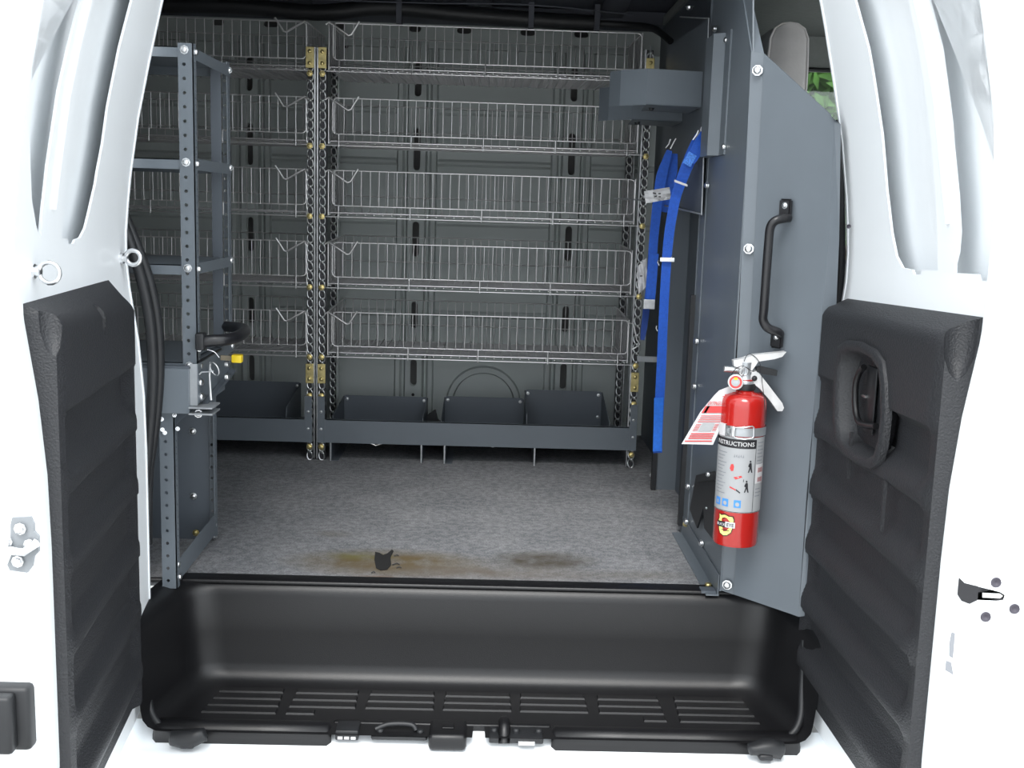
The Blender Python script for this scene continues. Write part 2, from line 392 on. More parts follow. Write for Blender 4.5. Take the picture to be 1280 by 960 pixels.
tree(2.0, 30.0, 5.2, 2.4, 'deep green tree outside, hidden mostly behind the seat back', 1)
gr = tag(MB().box(-60, 60, -60, 60, -.75, -.70).build('ground', mat('pale_asphalt', (.48, .48, .47), .9, 0, .25, 8)), 'pale grey ground outside the van', None, None, 'structure')

# ------------------------------------------------------------------ step well and sill
tb = thing('step_well', 'smooth black moulded plastic step well below the carpet edge', 'step', (0, 2.03, -.2))
def fillet(a, b, r, n=5):   # unused corner helper kept simple
    return [a]
# horizontal contours of the tub (left-back-right), at successive heights: rounded trapezoid
def contour(xb, xf, yb, yf, rc, n=7):
    L = []
    L.append((-xf, yf)); 
    dl = Vector((-xb+xf, yb-yf)).normalized()
    cl = Vector((-xb, yb))
    a = cl-dl*rc; b = cl+Vector((rc, 0))
    for k in range(n+1):
        t = k/n; p = (1-t)**2*a+2*t*(1-t)*cl+t*t*b; L.append((p.x, p.y))
    R = [(-x, y) for x, y in reversed(L)]
    for k in range(1, 9): L.append((lerp(L[8][0], R[0][0], k/9.), L[8][1]))
    return L+R
lev = [(.004, .640, .672, 2.185, 1.90, .05), (.004, .622, .655, 2.160, 1.90, .05), (-.002, .603, .640, 2.146, 1.90, .055), (-.010, .592, .632, 2.138, 1.90, .06), (-.024, .586, .628, 2.134, 1.90, .06), (-.10, .580, .622, 2.134, 1.90, .06), (-.165, .575, .616, 2.134, 1.90, .06),
       (-.180, .572, .613, 2.130, 1.90, .06), (-.192, .563, .604, 2.122, 1.90, .06), (-.199, .550, .590, 2.110, 1.90, .06), (-.200, .535, .575, 2.095, 1.90, .05), (-.200, .30, .32, 2.03, 1.90, .05), (-.200, .01, .012, 1.95, 1.90, .01)]
q = MB(); q.grid([[(x, y, z) for x, y in contour(a, b, c, d, r)] for z, a, b, c, d, r in lev])
q.build('tub', BLACKP, tb, True, recalc=False, ang=80)
# carpet edge lip
MB().tube([(-.70, 2.146, .001), (-.3, 2.146, .001), (.3, 2.146, .001), (.62, 2.146, .001)], .005, 8).build('edge_lip', BLACKP, tb, True)
# front lip: two raised beads either side of the latch recess
def lip(x0, x1, name):
    pr = [(1.955, -.2), (1.947, -.197), (1.938, -.192), (1.928, -.190), (1.914, -.193), (1.908, -.202), (1.906, -.222), (1.906, -.232)]
    q = MB(); q.grid([[(x, y+(.006 if e else 0), z-(.012 if e else 0)) for y, z in pr] for x, e in ((x0, 1), (x0+.008, 0), (lerp(x0, x1, .3), 0), (lerp(x0, x1, .6), 0), (x1-.008, 0), (x1, 1))])
    q.build(name, BLACKP, tb, True, recalc=False, ang=80)
lip(-.60, -.272, 'front_lip'); lip(.135, .60, 'front_lip')
MB().box(-.272, .135, 1.945, 1.96, -.212, -.197, .003).build('recess_edge', BLACKP, tb, True)
q = MB(); q.box(-.092, -.022, 1.890, 1.96, -.224, -.192, .008); q.box(-.068, -.046, 1.915, 1.935, -.192, -.189, .001); q.build('centre_boss', BLACKP, tb, True)
# tread pads
cols = [(275, 355), (372, 449), (464, 544), (557, 638), (649, 730), (743, 820), (836, 925)]
for r_, (y0, y1) in enumerate(((2.086, 2.066), (2.056, 2.036), (2.026, 2.006), (1.996, 1.976))):
    for c_, (xa, xb) in enumerate(cols):
        a = onz(xa, 860, -.2).x; b = onz(xb, 866, -.2).x
        k = (y0-2.03)*.25
        a -= .012*(2.07-y0)/.09*(1 if c_ == 0 else .3); b += .010*(2.07-y0)/.09*(1 if c_ == 6 else .3)
        if r_ == 3 and c_ in (2, 3, 4): continue
        if r_ == 3 and c_ == 1: b = a+.055
        if r_ == 3 and c_ == 5: a = b-.045
        q = MB()
        ring = lambda ins, z: [(a+ins, y1+ins, z), (b-ins, y1+ins, z), (b-ins, y0-ins, z), (a+ins, y0-ins, z)]
        q.grid([r__+[r__[0]] for r__ in (ring(0, -.2005), ring(.002, -.1965), ring(.004, -.196))]); q.b.faces.new([q.b.verts.new(p) for p in ring(.004, -.196)])
        bmesh.ops.remove_doubles(q.b, verts=q.b.verts, dist=1e-5)
        q.build('tread_pad', BLACKP, tb)
# sill
sl = struct('trim_2', 'white painted door sill below the black step')
pr = [(1.96, -.206), (1.93, -.214), (1.905, -.226), (1.885, -.229), (1.862, -.230), (1.852, -.236), (1.842, -.237), (1.80, -.242), (1.79, -.26), (1.782, -.32), (1.78, -.7)]
q = MB(); q.grid([[(x, y, z) for y, z in pr] for x in [-.76+1.52*k/12 for k in range(13)]]); q.build('sill_panel', WHITE, sl, True, recalc=False, ang=60)
MB().tube([(-.75, 1.856, -.233), (.75, 1.856, -.233)], .002, 5).build('seam_bead', WHITE, sl, True)
# door seal around the tub corners
sd = struct('trim_3', 'black rubber seal around the door opening')
def seal(pts, r, flat, nm='seal'): MB().tube(smooth_path(pts, 5), r, 10, flat=flat).build(nm, RUBBER, sd, True)
L2 = lambda P, Y: [at(x, y, Y) for x, y in P]
seal(L2([(152, 262), (170, 305), (186, 350), (196, 400), (199, 450), (197, 500), (191, 550), (185, 600), (184, 680)], 2.075), .010, 1.)
seal([at(x, y, 2.055) for x, y in [(147, 262), (163, 305), (177, 350), (187, 400), (191, 450), (190, 500), (185, 560), (180, 610)]], .010, 1.)
seal(L2([(1050, 150), (1049, 175), (1050, 240), (1051, 300), (1050, 345), (1044, 400), (1030, 560), (1020, 700)], 2.10), .0085, 1.)
seal([at(187, 775, 1.99), at(187, 830, 1.965), at(186, 875, 1.945), at(194, 900, 1.925), at(215, 917, 1.912), at(245, 926, 1.905)], .007, 1., 'lower_seal')
seal([at(1006, 800, 1.99), at(1003, 860, 1.965), at(1000, 900, 1.94), at(985, 921, 1.925), at(955, 928, 1.91)], .007, 1., 'lower_seal')
for (x, y, lab) in ((236, 921, 'left'), (957, 936, 'right')):
    c = at(x, y, 1.885)
    t_ = thing('rubber_bumper', 'crumpled black rubber bumper on the white sill at the '+lab+' end of the step', 'bumper', (c.x, c.y, c.z-.012))
    s_ = 1 if lab == 'left' else -1
    q = MB(); q.lathe([(.010, -.034), (.015, -.030), (.017, -.010), (.015, .01), (.011, .028), (.005, .034)], c, (s_*1, -.1, .12), 12)
    for v in q.b.verts:
        v.co.z += .004*sin(v.co.x*260)+.002*sin(v.co.y*400); 
    q.build('bumper_body', RUBBER, t_, True)
    q = MB(); q.box(c.x-.014, c.x+.012, c.y-.014, c.y+.010, c.z-.018, c.z-.006, .004); q.build('foot', RUBBER, t_, True)
# latch hardware in the recess
def at_(x, y, Y): return at(x, y, Y)
lt = thing('striker_plate', 'small black plate with three white slots at the front of the step', 'latch', tuple(at(436, 914, 1.93)))
c = at(436, 906, 1.935); q = MB(); q.box(c.x-.021, c.x+.021, c.y-.03, c.y+.012, c.z-.016, c.z+.003, .002); q.build('plate', RUBBER, lt, True)
for k in (-1, 0, 1): MB().box(c.x+k*.012-.0045, c.x+k*.012+.0045, c.y-.0312, c.y-.030, c.z-.0135, c.z-.008, 0).build('slot', PAPER, lt)
lt = thing('catch_plate', 'worn black catch plate lying on the sill left of the centre boss', 'latch', tuple(at(500, 916, 1.92)))
c = at(500, 913, 1.925); q = MB(); q.box(c.x-.052, c.x+.052, c.y-.022, c.y+.016, c.z-.010, c.z-.001, .004); q.build('plate', RUBBER, lt, True)
q = MB(); q.tube(smooth_path([c+Vector((-.045, -.005, .004)), c+Vector((-.02, 0, .012)), c+Vector((.02, 0, .012)), c+Vector((.03, -.004, .003))], 5), .005, 8); q.build('catch_bar', RUBBER, lt, True)
for k in (-.036, .038): bolt(c+Vector((k, -.006, -.001)), (0, 0, 1), .007, lt, RUBBER, 'screw')
lt = thing('door_striker', 'black striker bracket with a bright loop right of the centre boss', 'latch', tuple(at(645, 918, 1.92)))
c = at(645, 912, 1.93); q = MB(); q.box(c.x-.050, c.x-.032, c.y-.028, c.y+.016, c.z-.014, c.z-.002, .002); q.box(c.x-.012, c.x+.050, c.y-.028, c.y+.016, c.z-.014, c.z-.002, .002); q.build('plate', RUBBER, lt, True)
q = MB(); q.tube(smooth_path([c+Vector((-.022, -.02, -.018)), c+Vector((-.022, -.006, .004)), c+Vector((-.022, .010, .008)), c+Vector((-.022, .024, .004))], 5), [.011]*16, 10); q.build('roller', BLACKP, lt, True)
MB().box(c.x+.004, c.x+.034, c.y-.034, c.y-.028, c.z-.014, c.z-.006).build('shim', ZINC, lt)
for dx in (-.041, 0.0, .042): bolt(c+Vector((dx, -.004, -.002)), (0, 0, 1), .007, lt, RUBBER, 'screw')

# ================================================================== SIDE DOORS
PROF = [(-.30, .020), (0, .030), (.30, .030), (.40, .028), (.50, .020), (.60, .006), (.669, 0), (.741, .006), (.80, .013), (.90, .029), (1.0, .051), (1.108, .077), (1.25, .115), (1.45, .18)]
class Door:
    def __init__(s, sgn, x0, y0, slope): s.g, s.x0, s.y0, s.sl = sgn, x0, y0, slope     # inner surface: X = x0+slope*(Y-y0) -/+ profile
    def P(s, Y, z, off=0.):             # off: towards the van's middle
        return Vector((s.x0+s.sl*(Y-s.y0)+s.g*(interp(PROF, z)+off), Y, z))
    def F(s, Y, z, off):                # flat surface (no profile), for the trim
        return Vector((s.x0+s.sl*(Y-s.y0)+s.g*off, Y, z))
    def hit(s, x, y, off=0., flat=False):   # where the line of sight meets the door surface -> (Y, z)
        d = ray(x, y); n = Vector((1, -s.sl, 0)); o = off
        for _ in range(12):
            p0 = Vector((s.x0+s.g*o, s.y0, 0)); p = CAM+d*((p0-CAM).dot(n)/d.dot(n))
            if flat: break
            o = off+interp(PROF, p.z)
        return p.y, p.z
DL = Door(+1, -.667, 2.03, -.106); DR = Door(-1, .658, 2.03, -.017)
ZC = [-.2+.05*k for k in range(33)]
def build_door(D, name, label, Yn, Yf, ops, depth, zt=1.36, zb=-.19):
    r = struct(name, label, tuple(D.P(Yf, zb)))
    outl = [(Yn, zb), (Yf, zb), (Yf, zt), (Yn, zt)]
    MB().sheet(outl, ops, -.004, lambda u, v, w_: D.P(u, v, w_), ZC, [1.5, 1.6, 1.7, 1.8, 1.9]).build('inner_panel', WHITE, r, True)
    MB().sheet(outl, [], -.003, lambda u, v, w_: D.P(u, v, -depth+w_), ZC, [1.5, 1.6, 1.7, 1.8, 1.9]).build('outer_skin', WHITE, r, True)
    for Y, nm in ((Yn, 'leading_edge'), (Yf, 'hinge_edge')):
        zz = [z for z in ZC if zb < z < zt]; zz = [zb]+zz+[zt]
        o1 = -depth-.10 if Y == Yn else -depth-.003; dY = -.006 if Y == Yn else .006
        cs = [(0., .002), (0., o1), (dY, o1), (dY, .002), (0., .002)]
        q = MB(); q.grid([[D.P(Y+a, z, o) for z in zz] for a, o in cs]); bmesh.ops.remove_doubles(q.b, verts=q.b.verts, dist=1e-6); q.build(nm, WHITE, r, True, ang=30)
    MB().grid([[D.P(Y, zb, o) for Y in (Yn, Yf)] for o in (0, -depth)]).build('bottom_edge', WHITE, r, recalc=False)
    return r
def rcorner(pts): return pts
def op(D, pts): return [D.hit(x, y) for x, y in pts]
# left door openings traced on the inner panel
LA = op(DL, [(176, -40), (165, 2), (150, 60), (138, 120), (129, 180), (120, 230), (112, 265), (107, 285), (101, 297), (94, 300), (92, 305), (86, 305), (85, 299), (77, 297), (80, 240), (86, 180), (94, 120), (103, 60), (116, 2), (127, -40)])
LB = op(DL, [(113, -40), (101, 2), (86, 60), (73, 120), (64, 180), (57, 235), (53, 270), (51, 297), (46, 285), (40, 250), (38, 200), (36, 150), (39, 100), (43, 50), (50, 2), (58, -40)])
d1 = build_door(DL, 'door_1', 'white left side door, open, with black lower trim panel', 1.40, 2.03, [LA, LB], .03)
RA = op(DR, [(1056, -40), (1069, 2), (1085, 60), (1095, 120), (1103, 180), (1108, 240), (1114, 290), (1120, 320), (1128, 335), (1140, 337), (1142, 343), (1151, 343), (1152, 337), (1172, 338), (1171, 280), (1166, 200), (1157, 120), (1148, 60), (1136, 2), (1127, -40)])
RB = op(DR, [(1150, -40), (1161, 2), (1176, 60), (1184, 120), (1190, 180), (1196, 240), (1199, 290), (1197, 315), (1193, 330), (1193, 341), (1222, 343), (1224, 351), (1240, 352), (1241, 300), (1242, 200), (1241, 120), (1239, 60), (1236, 2), (1232, -40)])
d2 = build_door(DR, 'door_2', 'white right side door, open, with black trim panel and recessed handle', 1.44, 2.03, [RA, RB], .035)
# raised rib beads between the openings
for D, d, pts in ((DL, d1, [(120, -40), (110, 2), (96, 60), (84, 120), (76, 180), (69, 235), (66, 262)]), (DR, d2, [(1136, -40), (1146, 2), (1160, 60), (1170, 120), (1176, 180), (1182, 240), (1186, 280)])):
    q = MB(); q.tube([D.P(*D.hit(x, y), 0.0) for x, y in pts], .005, 8); q.build('rib_bead', WHITE, d, True)

def trim(D, d, Yn, Yf, off, zt_n, zt_f, zb, name_label, extra=None):
    # profile across z: ridged face; columns across Y
    nz, ny = 96, 26
    def wave(z, Y):
        e = min(1, max(0, (Y-Yn-.018)/.02))*min(1, max(0, (Yf-.012-Y)/.012))
        if z > .50: return 0
        ph = ((.50-z) % .112)/.112
        v = 0 if ph < .18 else (-(ph-.18)/.10*.021 if ph < .28 else (-.021 if ph < .74 else -.021+(ph-.74)/.26*.021))
        if z < -.02: v *= .8
        return v*e
    zt = lambda Y: lerp(zt_n, zt_f, (Y-Yn)/(Yf-Yn))
    P = []
    for i in range(nz+1):
        row = []
        t = i/nz
        for j in range(ny+5):
            if j == 0: Y, o, base = Yn, -.0, True
            elif j == ny+4: Y, o, base = Yf+.008, -.0, True
            else:
                base = False; Y = Yn+.004+(Yf-Yn-.004)*(j-1)/(ny+2); o = off-(.006 if j == 1 or j == ny+3 else 0)
            z = lerp(zt(Y), zb, t)
            edge = .010*max(0, 1-(zt(Y)-z)/.012)
            if base: row.append(D.P(Y, z, -.001))
            else: row.append(D.F(Y, z, max(o-edge+wave(z, Y), interp(PROF, z)+.004)))
        P.append(row)
    r0, r1 = (.014, .036) if D is DL else (.022, .016)
    top = [D.P(p.y, p.z+lerp(r0, r1, (p.y-Yn)/(Yf-Yn)), -.001) for p in P[0]]
    bot = [D.P(p.y, p.z, -.001) for p in P[-1]]
    q = MB(); q.grid([top]+P+[bot])
    return q
q = trim(DL, d1, 1.42, 1.885, .050, .610, .587, -.135, '')
tl = q.build('trim_panel', TRIMP, d1, True, ang=50); tl['label'] = 'black grained ridged lower trim panel'
q = trim(DR, d2, 1.47, 2.01, .055, .616, .602, -.135, '')
tr = q.build('trim_panel', TRIMP, d2, True, ang=50); tr['label'] = 'black grained ridged trim panel with handle recess'

def boolcut(o, cutters):
    dg = bpy.context.evaluated_depsgraph_get
    for c in cutters:
        m = o.modifiers.new('cut', 'BOOLEAN'); m.object = c; m.operation = 'DIFFERENCE'; m.solver = 'EXACT'
    me = bpy.data.meshes.new_from_object(o.evaluated_get(dg())); 
    o.modifiers.clear(); 
    if len(me.polygons) > 100: o.data = me
    for c in cutters: bpy.data.objects.remove(c)
# the trim bodies need a closed back for the boolean
for o, D in ((tl, DL), (tr, DR)):
    b = bmesh.new(); b.from_mesh(o.data); bmesh.ops.remove_doubles(b, verts=b.verts, dist=1e-6)
    bmesh.ops.holes_fill(b, edges=[e for e in b.edges if e.is_boundary], sides=0); bmesh.ops.recalc_face_normals(b, faces=b.faces)
    b.to_mesh(o.data); b.free()
def cutter(mb): 
    return mb.build('cutter', TRIMP)
# finger scoops in the left trim's top
p1 = DL.F(1.45, .60, .045); p2 = DL.F(1.72, .61, .045)
_c = at(66, 392, 1.42); _c.z = .618; c1 = cutter(MB().lathe([(.002, -.062), (.012, -.052), (.018, -.03), (.0205, .0), (.022, .05)], _c, (.0, .0, 1), 20))
_y, _z = DL.hit(130, 385, .05, True); c2 = cutter(MB().lathe([(.002, -.052), (.009, -.042), (.013, -.02), (.016, .05)], DL.F(_y, .606, .047), (.0, .0, 1), 20))
boolcut(tl, [c1, c2])
_c = at(1201, 430, 1.47); _c.z = .616; c3 = cutter(MB().lathe([(.002, -.066), (.012, -.055), (.020, -.035), (.023, .0), (.024, .05)], _c, (0, 0, 1), 20))
# handle recess in the right trim
Yh0, Yh1, zh0, zh1 = 1.60, 1.775, .400, .575
HO = [(1049, 452), (1052, 436), (1062, 429), (1078, 431), (1096, 441), (1105, 455), (1108, 480), (1109, 520), (1105, 555), (1099, 577), (1090, 582), (1075, 577), (1058, 565), (1048, 552), (1046, 530), (1047, 490)]
HY = [DR.hit(x, y, .055, True) for x, y in HO]
_cy = sum(p[0] for p in HY)/16; _cz = sum(p[1] for p in HY)/16
def hring(k, o): return [DR.F(_cy+(y-_cy)*k, _cz+(z-_cz)*k, o) for y, z in HY]
c4 = MB(); c4.prism(hring(.97, .070), (.070-.027, 0, 0)); c4 = cutter(c4)
boolcut(tr, [c3, c4])
for o in (tl, tr):
    o.data.materials.clear(); o.data.materials.append(TRIMP)
    o.data.polygons.foreach_set('use_smooth', [True]*len(o.data.polygons))
    try: o.data.set_sharp_from_angle(angle=radians(45))
    except Exception: pass
# handle surround and lever of the right door
XF = DR.F(1.7, .45, .055).x
rings = [hring(k, o) for k, o in ((1.06, .050), (1.05, .060), (1.0, .063), (.90, .061), (.86, .054), (.78, .030), (.70, .0285))]
hd = MB(); hd.grid([r_+[r_[0]] for r_ in rings]); hd.b.faces.new([hd.b.verts.new(p) for p in rings[-1]]); bmesh.ops.remove_doubles(hd.b, verts=hd.b.verts, dist=1e-5)
hd.build('handle_surround', TRIMP, d2, True, ang=50)
lv = [DR.hit(x, y, .045, True) for x, y in ((1080, 459), (1075, 464), (1070, 478), (1069, 500), (1071, 520), (1077, 530), (1095, 533))]
MB().tube(smooth_path([DR.F(y, z, .045) for y, z in lv], 6), .0055, 8).build('door_handle', BLACKP, d2, True)
_y, _z = DR.hit(1087, 500, .036, True); MB().box(DR.F(_y, _z, .036).x, DR.F(_y, _z, .033).x, _y-.022, _y+.022, _z-.055, _z+.055, .001).build('handle_back', RUBBER, d2, True)
_y, _z = DR.hit(1078, 494, .040, True); MB().box(XF+.014, XF+.018, _y-.010, _y+.008, _z-.003, _z+.001).build('latch_spring', ZINC, d2)
for (yy, z0, z1) in ((1.80, .33, .41), (1.63, .29, .37)):
    MB().box(XF-.001, XF+.004, yy-.003, yy+.003, z0, z1).build('mould_line', TRIMP, d2)
# details on the door leading edges and shells
def edge_pt(D, x, y, Y): return at(x, y, Y)
for (x, y) in ((60, 341), (165, 322)):
    if x < 100: Y = 1.46; yy, zz = DL.hit(40, 338)
    else: yy, zz = DL.hit(150, 322)
    base = at(x-17 if x < 100 else x-11, y-2 if x < 100 else y+1, yy+ (0.0)); nrm = Vector((1, -.0, 0))
    s_ = .030 if x < 100 else .0285
    c = at(x+2, y, yy); R = at(x+2+(16 if x < 100 else 11), y, yy).x-c.x; R *= .82
    pts = [base, lerp(base, c-Vector((R, 0, 0)), .6)]
    for k in range(15):
        a = pi+radians(10)+2*pi*.93*k/14; pts.append(c+Vector((R*cos(a), -.002*k/14, R*sin(a))))
    q = MB(); q.tube(pts, .0030 if x < 100 else .0042, 8); e = q.build('eye_bolt', ZINC, d1, True)
    q = MB(); q.lathe([(.010, -.006), (.010, .001), (.007, .002), (.007, .008), (.005, .009)], base, (1, 0, 0), 8); q.build('nut', ZINC, e)
# left door's leading edge: hinge-like striker and black bumper
YE = 1.385
def plate_px(pts, Y, th, nm, m, d, bev=0):
    MB().prism([at(x, y, Y) for x, y in pts], (0, th, 0)).build(nm, m, d)
# shallow bracket
brk = mat('painted_bracket', (.22, .235, .25), .4)
plate_px([(15, 647), (38, 646), (42, 655), (42, 664), (48, 670), (48, 690), (42, 696), (40, 708), (34, 716), (12, 713), (9, 706), (14, 694), (13, 668), (13, 655)], YE+.004, .008, 'striker_bracket', brk, d1)
MB().tube([at(-8, 686, YE-.006), at(30, 690, YE-.006), at(46, 678, YE-.004)], .006, 8).build('striker_bar', ZINC, d1, True)
for p in ((25, 661), (22, 702), (8, 677), (37, 681)): bolt(at(p[0], p[1], YE), (0, -1, 0), .006, d1, ZINC, 'screw')
q = MB(); c = at(16, 896, YE); q.box(c.x-.035, c.x+.026, c.y-.010, c.y+.016, c.z-.044, c.z+.045, .006); q.box(c.x-.035, c.x+.010, c.y-.030, c.y-.008, c.z-.040, c.z+.040, .005); q.build('rubber_stop', RUBBER, d1, True)
# right door leading edge: hole, latch slot, screws, stampings
YR = 1.435
def spot(x, y, r, nm, m, Y=YR-.003): 
    q = MB(); q.lathe([(r, 0), (r*.9, .002), (r*.35, .001), (r*.3, .0005)], at(x, y, Y), (0, -1, 0), 12); q.build(nm, m, d2, True)
PURP = mat('dark_screw', (.05, .045, .06), .45)
for p in ((1245, 728), (1268, 761), (1232, 771)): spot(p[0], p[1], .0075, 'screw', PURP)
plate_px([(x, y) for x, y in ((1224, 460), (1227, 452), (1232, 451), (1234, 460), (1233, 476), (1230, 484), (1226, 484), (1223, 476))], YR-.002, .001, 'access_hole', INK, d2)
plate_px([(1199, 722), (1206, 729), (1218, 732), (1250, 740), (1256, 744), (1254, 750), (1246, 751), (1222, 750), (1212, 755), (1202, 751), (1197, 743)], YR-.003, .001, 'latch_slot', INK, d2)
plate_px([(1228, 741), (1250, 742), (1254, 745), (1250, 748), (1228, 747)], YR-.006, .003, 'latch_tongue', ZINC, d2)
plate_px([(1190, 790), (1194, 792), (1192, 816), (1191, 823), (1187, 820), (1187, 805)], YR-.003, .001, 'stamped_slot', GREYINK, d2)
plate_px([(1183, 826), (1189, 828), (1192, 844), (1186, 840), (1182, 838)], YR-.003, .001, 'stamped_slot', GREYINK, d2)
spot(1061, 283, .004, 'screw', PURP, 2.0)
spot(47, 240, .004, 'dummy', PURP, 1.41) if False else None
# right door's leading edge is a stepped pressing
q = MB(); a = at(1213, 560, YR); b_ = at(1213, 692, YR)
q.box(a.x, a.x+.12, YR-.006, YR+.002, b_.z, 1.3, .003); q.build('edge_pressing', WHITE, d2, True)
q = MB(); a = at(1198, 850, YR); q.box(a.x, a.x+.12, YR-.006, YR+.002, -.19, a.z, .006); q.build('edge_pressing', WHITE, d2, True)
q = MB(); c = at(1252, 700, YR); q.box(c.x-.03, c.x+.12, YR-.003, YR+.002, at(1213, 838, YR).z, b_.z-.004, .001); q.build('edge_pressing', WHITE, d2, True)

# ================================================================== WIRE BASKET SHELVING
SY = 3.23                                    # plane of the front uprights
RY = 3.60
XR = (-.487, .432); XL = (-1.45, -.527)
# --- one link shared by all uprights
lk = bmesh.new()
tmp = MB(); pts = []
for k in range(14):
    a = 2*pi*k/14; pts.append((.0085*cos(a)-.001*sin(a), -.0045*sin(a)*cos(a)-.002*cos(a), .0135*sin(a)))
tmp.tube(pts, .0021, 6, closed=True)
tmp.lathe([(.0015, -.005), (.0045, -.002), (.0042, .003), (.0012, .006)], (.0015, -.004, .0125), (.3, -.25, 1), 8)
bmesh.ops.recalc_face_normals(tmp.b, faces=tmp.b.faces)
LINK = bpy.data.meshes.new('chain_link'); tmp.b.to_mesh(LINK); tmp.b.free(); LINK.materials.append(ZINC)
LINK.polygons.foreach_set('use_smooth', [True]*len(LINK.polygons))
DARKCH = mat('dark_channel', (.06, .06, .065), .4, .6)
def upright(x, y, z0, z1, label, side, front=True, grp=None, dx=0):
    t_ = thing('shelf_upright', label, 'shelf upright', (x, y, 0), grp)
    MB().prism([(x-.010, y+.010, 0), (x+.010, y+.010, 0), (x+.010, y+.030, 0), (x-.010, y+.030, 0)], (0, 0, z1)).build('channel', DARKCH, t_)
    MB().box(x+side*.0135-.0015, x+side*.0135+.0015, y-.004, y+.034, .005, z1).build('flange', ZINC, t_)
    n_ = int((z1-z0)/.0268)
    for k in range(n_):
        o = bpy.data.objects.new('chain_link', LINK); COL.objects.link(o); o.parent = t_
        o.location = (dx*0, 0, z0+.0268*(k+.5))
    if front:
        for z in (1.118, .918, .720, .516, .311, .094-.06+.008, .196):
            q = MB(); q.lathe([(.009, 0), (.009, .004), (.0065, .004), (.0065, .010), (.003, .011)], (x, y-.006, z), (0, -1, 0), 6); q.build('clip', BRASS, t_)
        for z in (.262, 1.162):
            q = MB(); q.box(x-.0115, x+.0115, y-.010, y-.004, z-.029, z+.029, .001); pl = q.build('bracket_plate', BRASS, t_)
            for dz in (-.016, .016): bolt((x, y-.010, z+dz), (0, -1, 0), .0055, pl, BRASS)
        q = MB(); q.tube([(x, y, z1-.03), (x, y, z1+.01)], .003, 6); q.build('top_pin', ZINC, t_)
    return t_
upright(-.5265, SY, .0, 1.19, 'shiny chain-patterned upright at the right end of the left baskets', 1)
upright(-.4915, SY, .0, 1.19, 'shiny chain-patterned upright at the left end of the wide baskets', -1)
upright(.434, SY, .0, 1.215, 'shiny chain-patterned upright at the right end of the wide baskets', -1)
upright(-.512, RY, .05, 1.19, 'rear chain-patterned upright behind the left end of the wide baskets', 1, False)
upright(.433, RY, .05, 1.19, 'rear chain-patterned upright behind the right end of the wide baskets', 1, False)

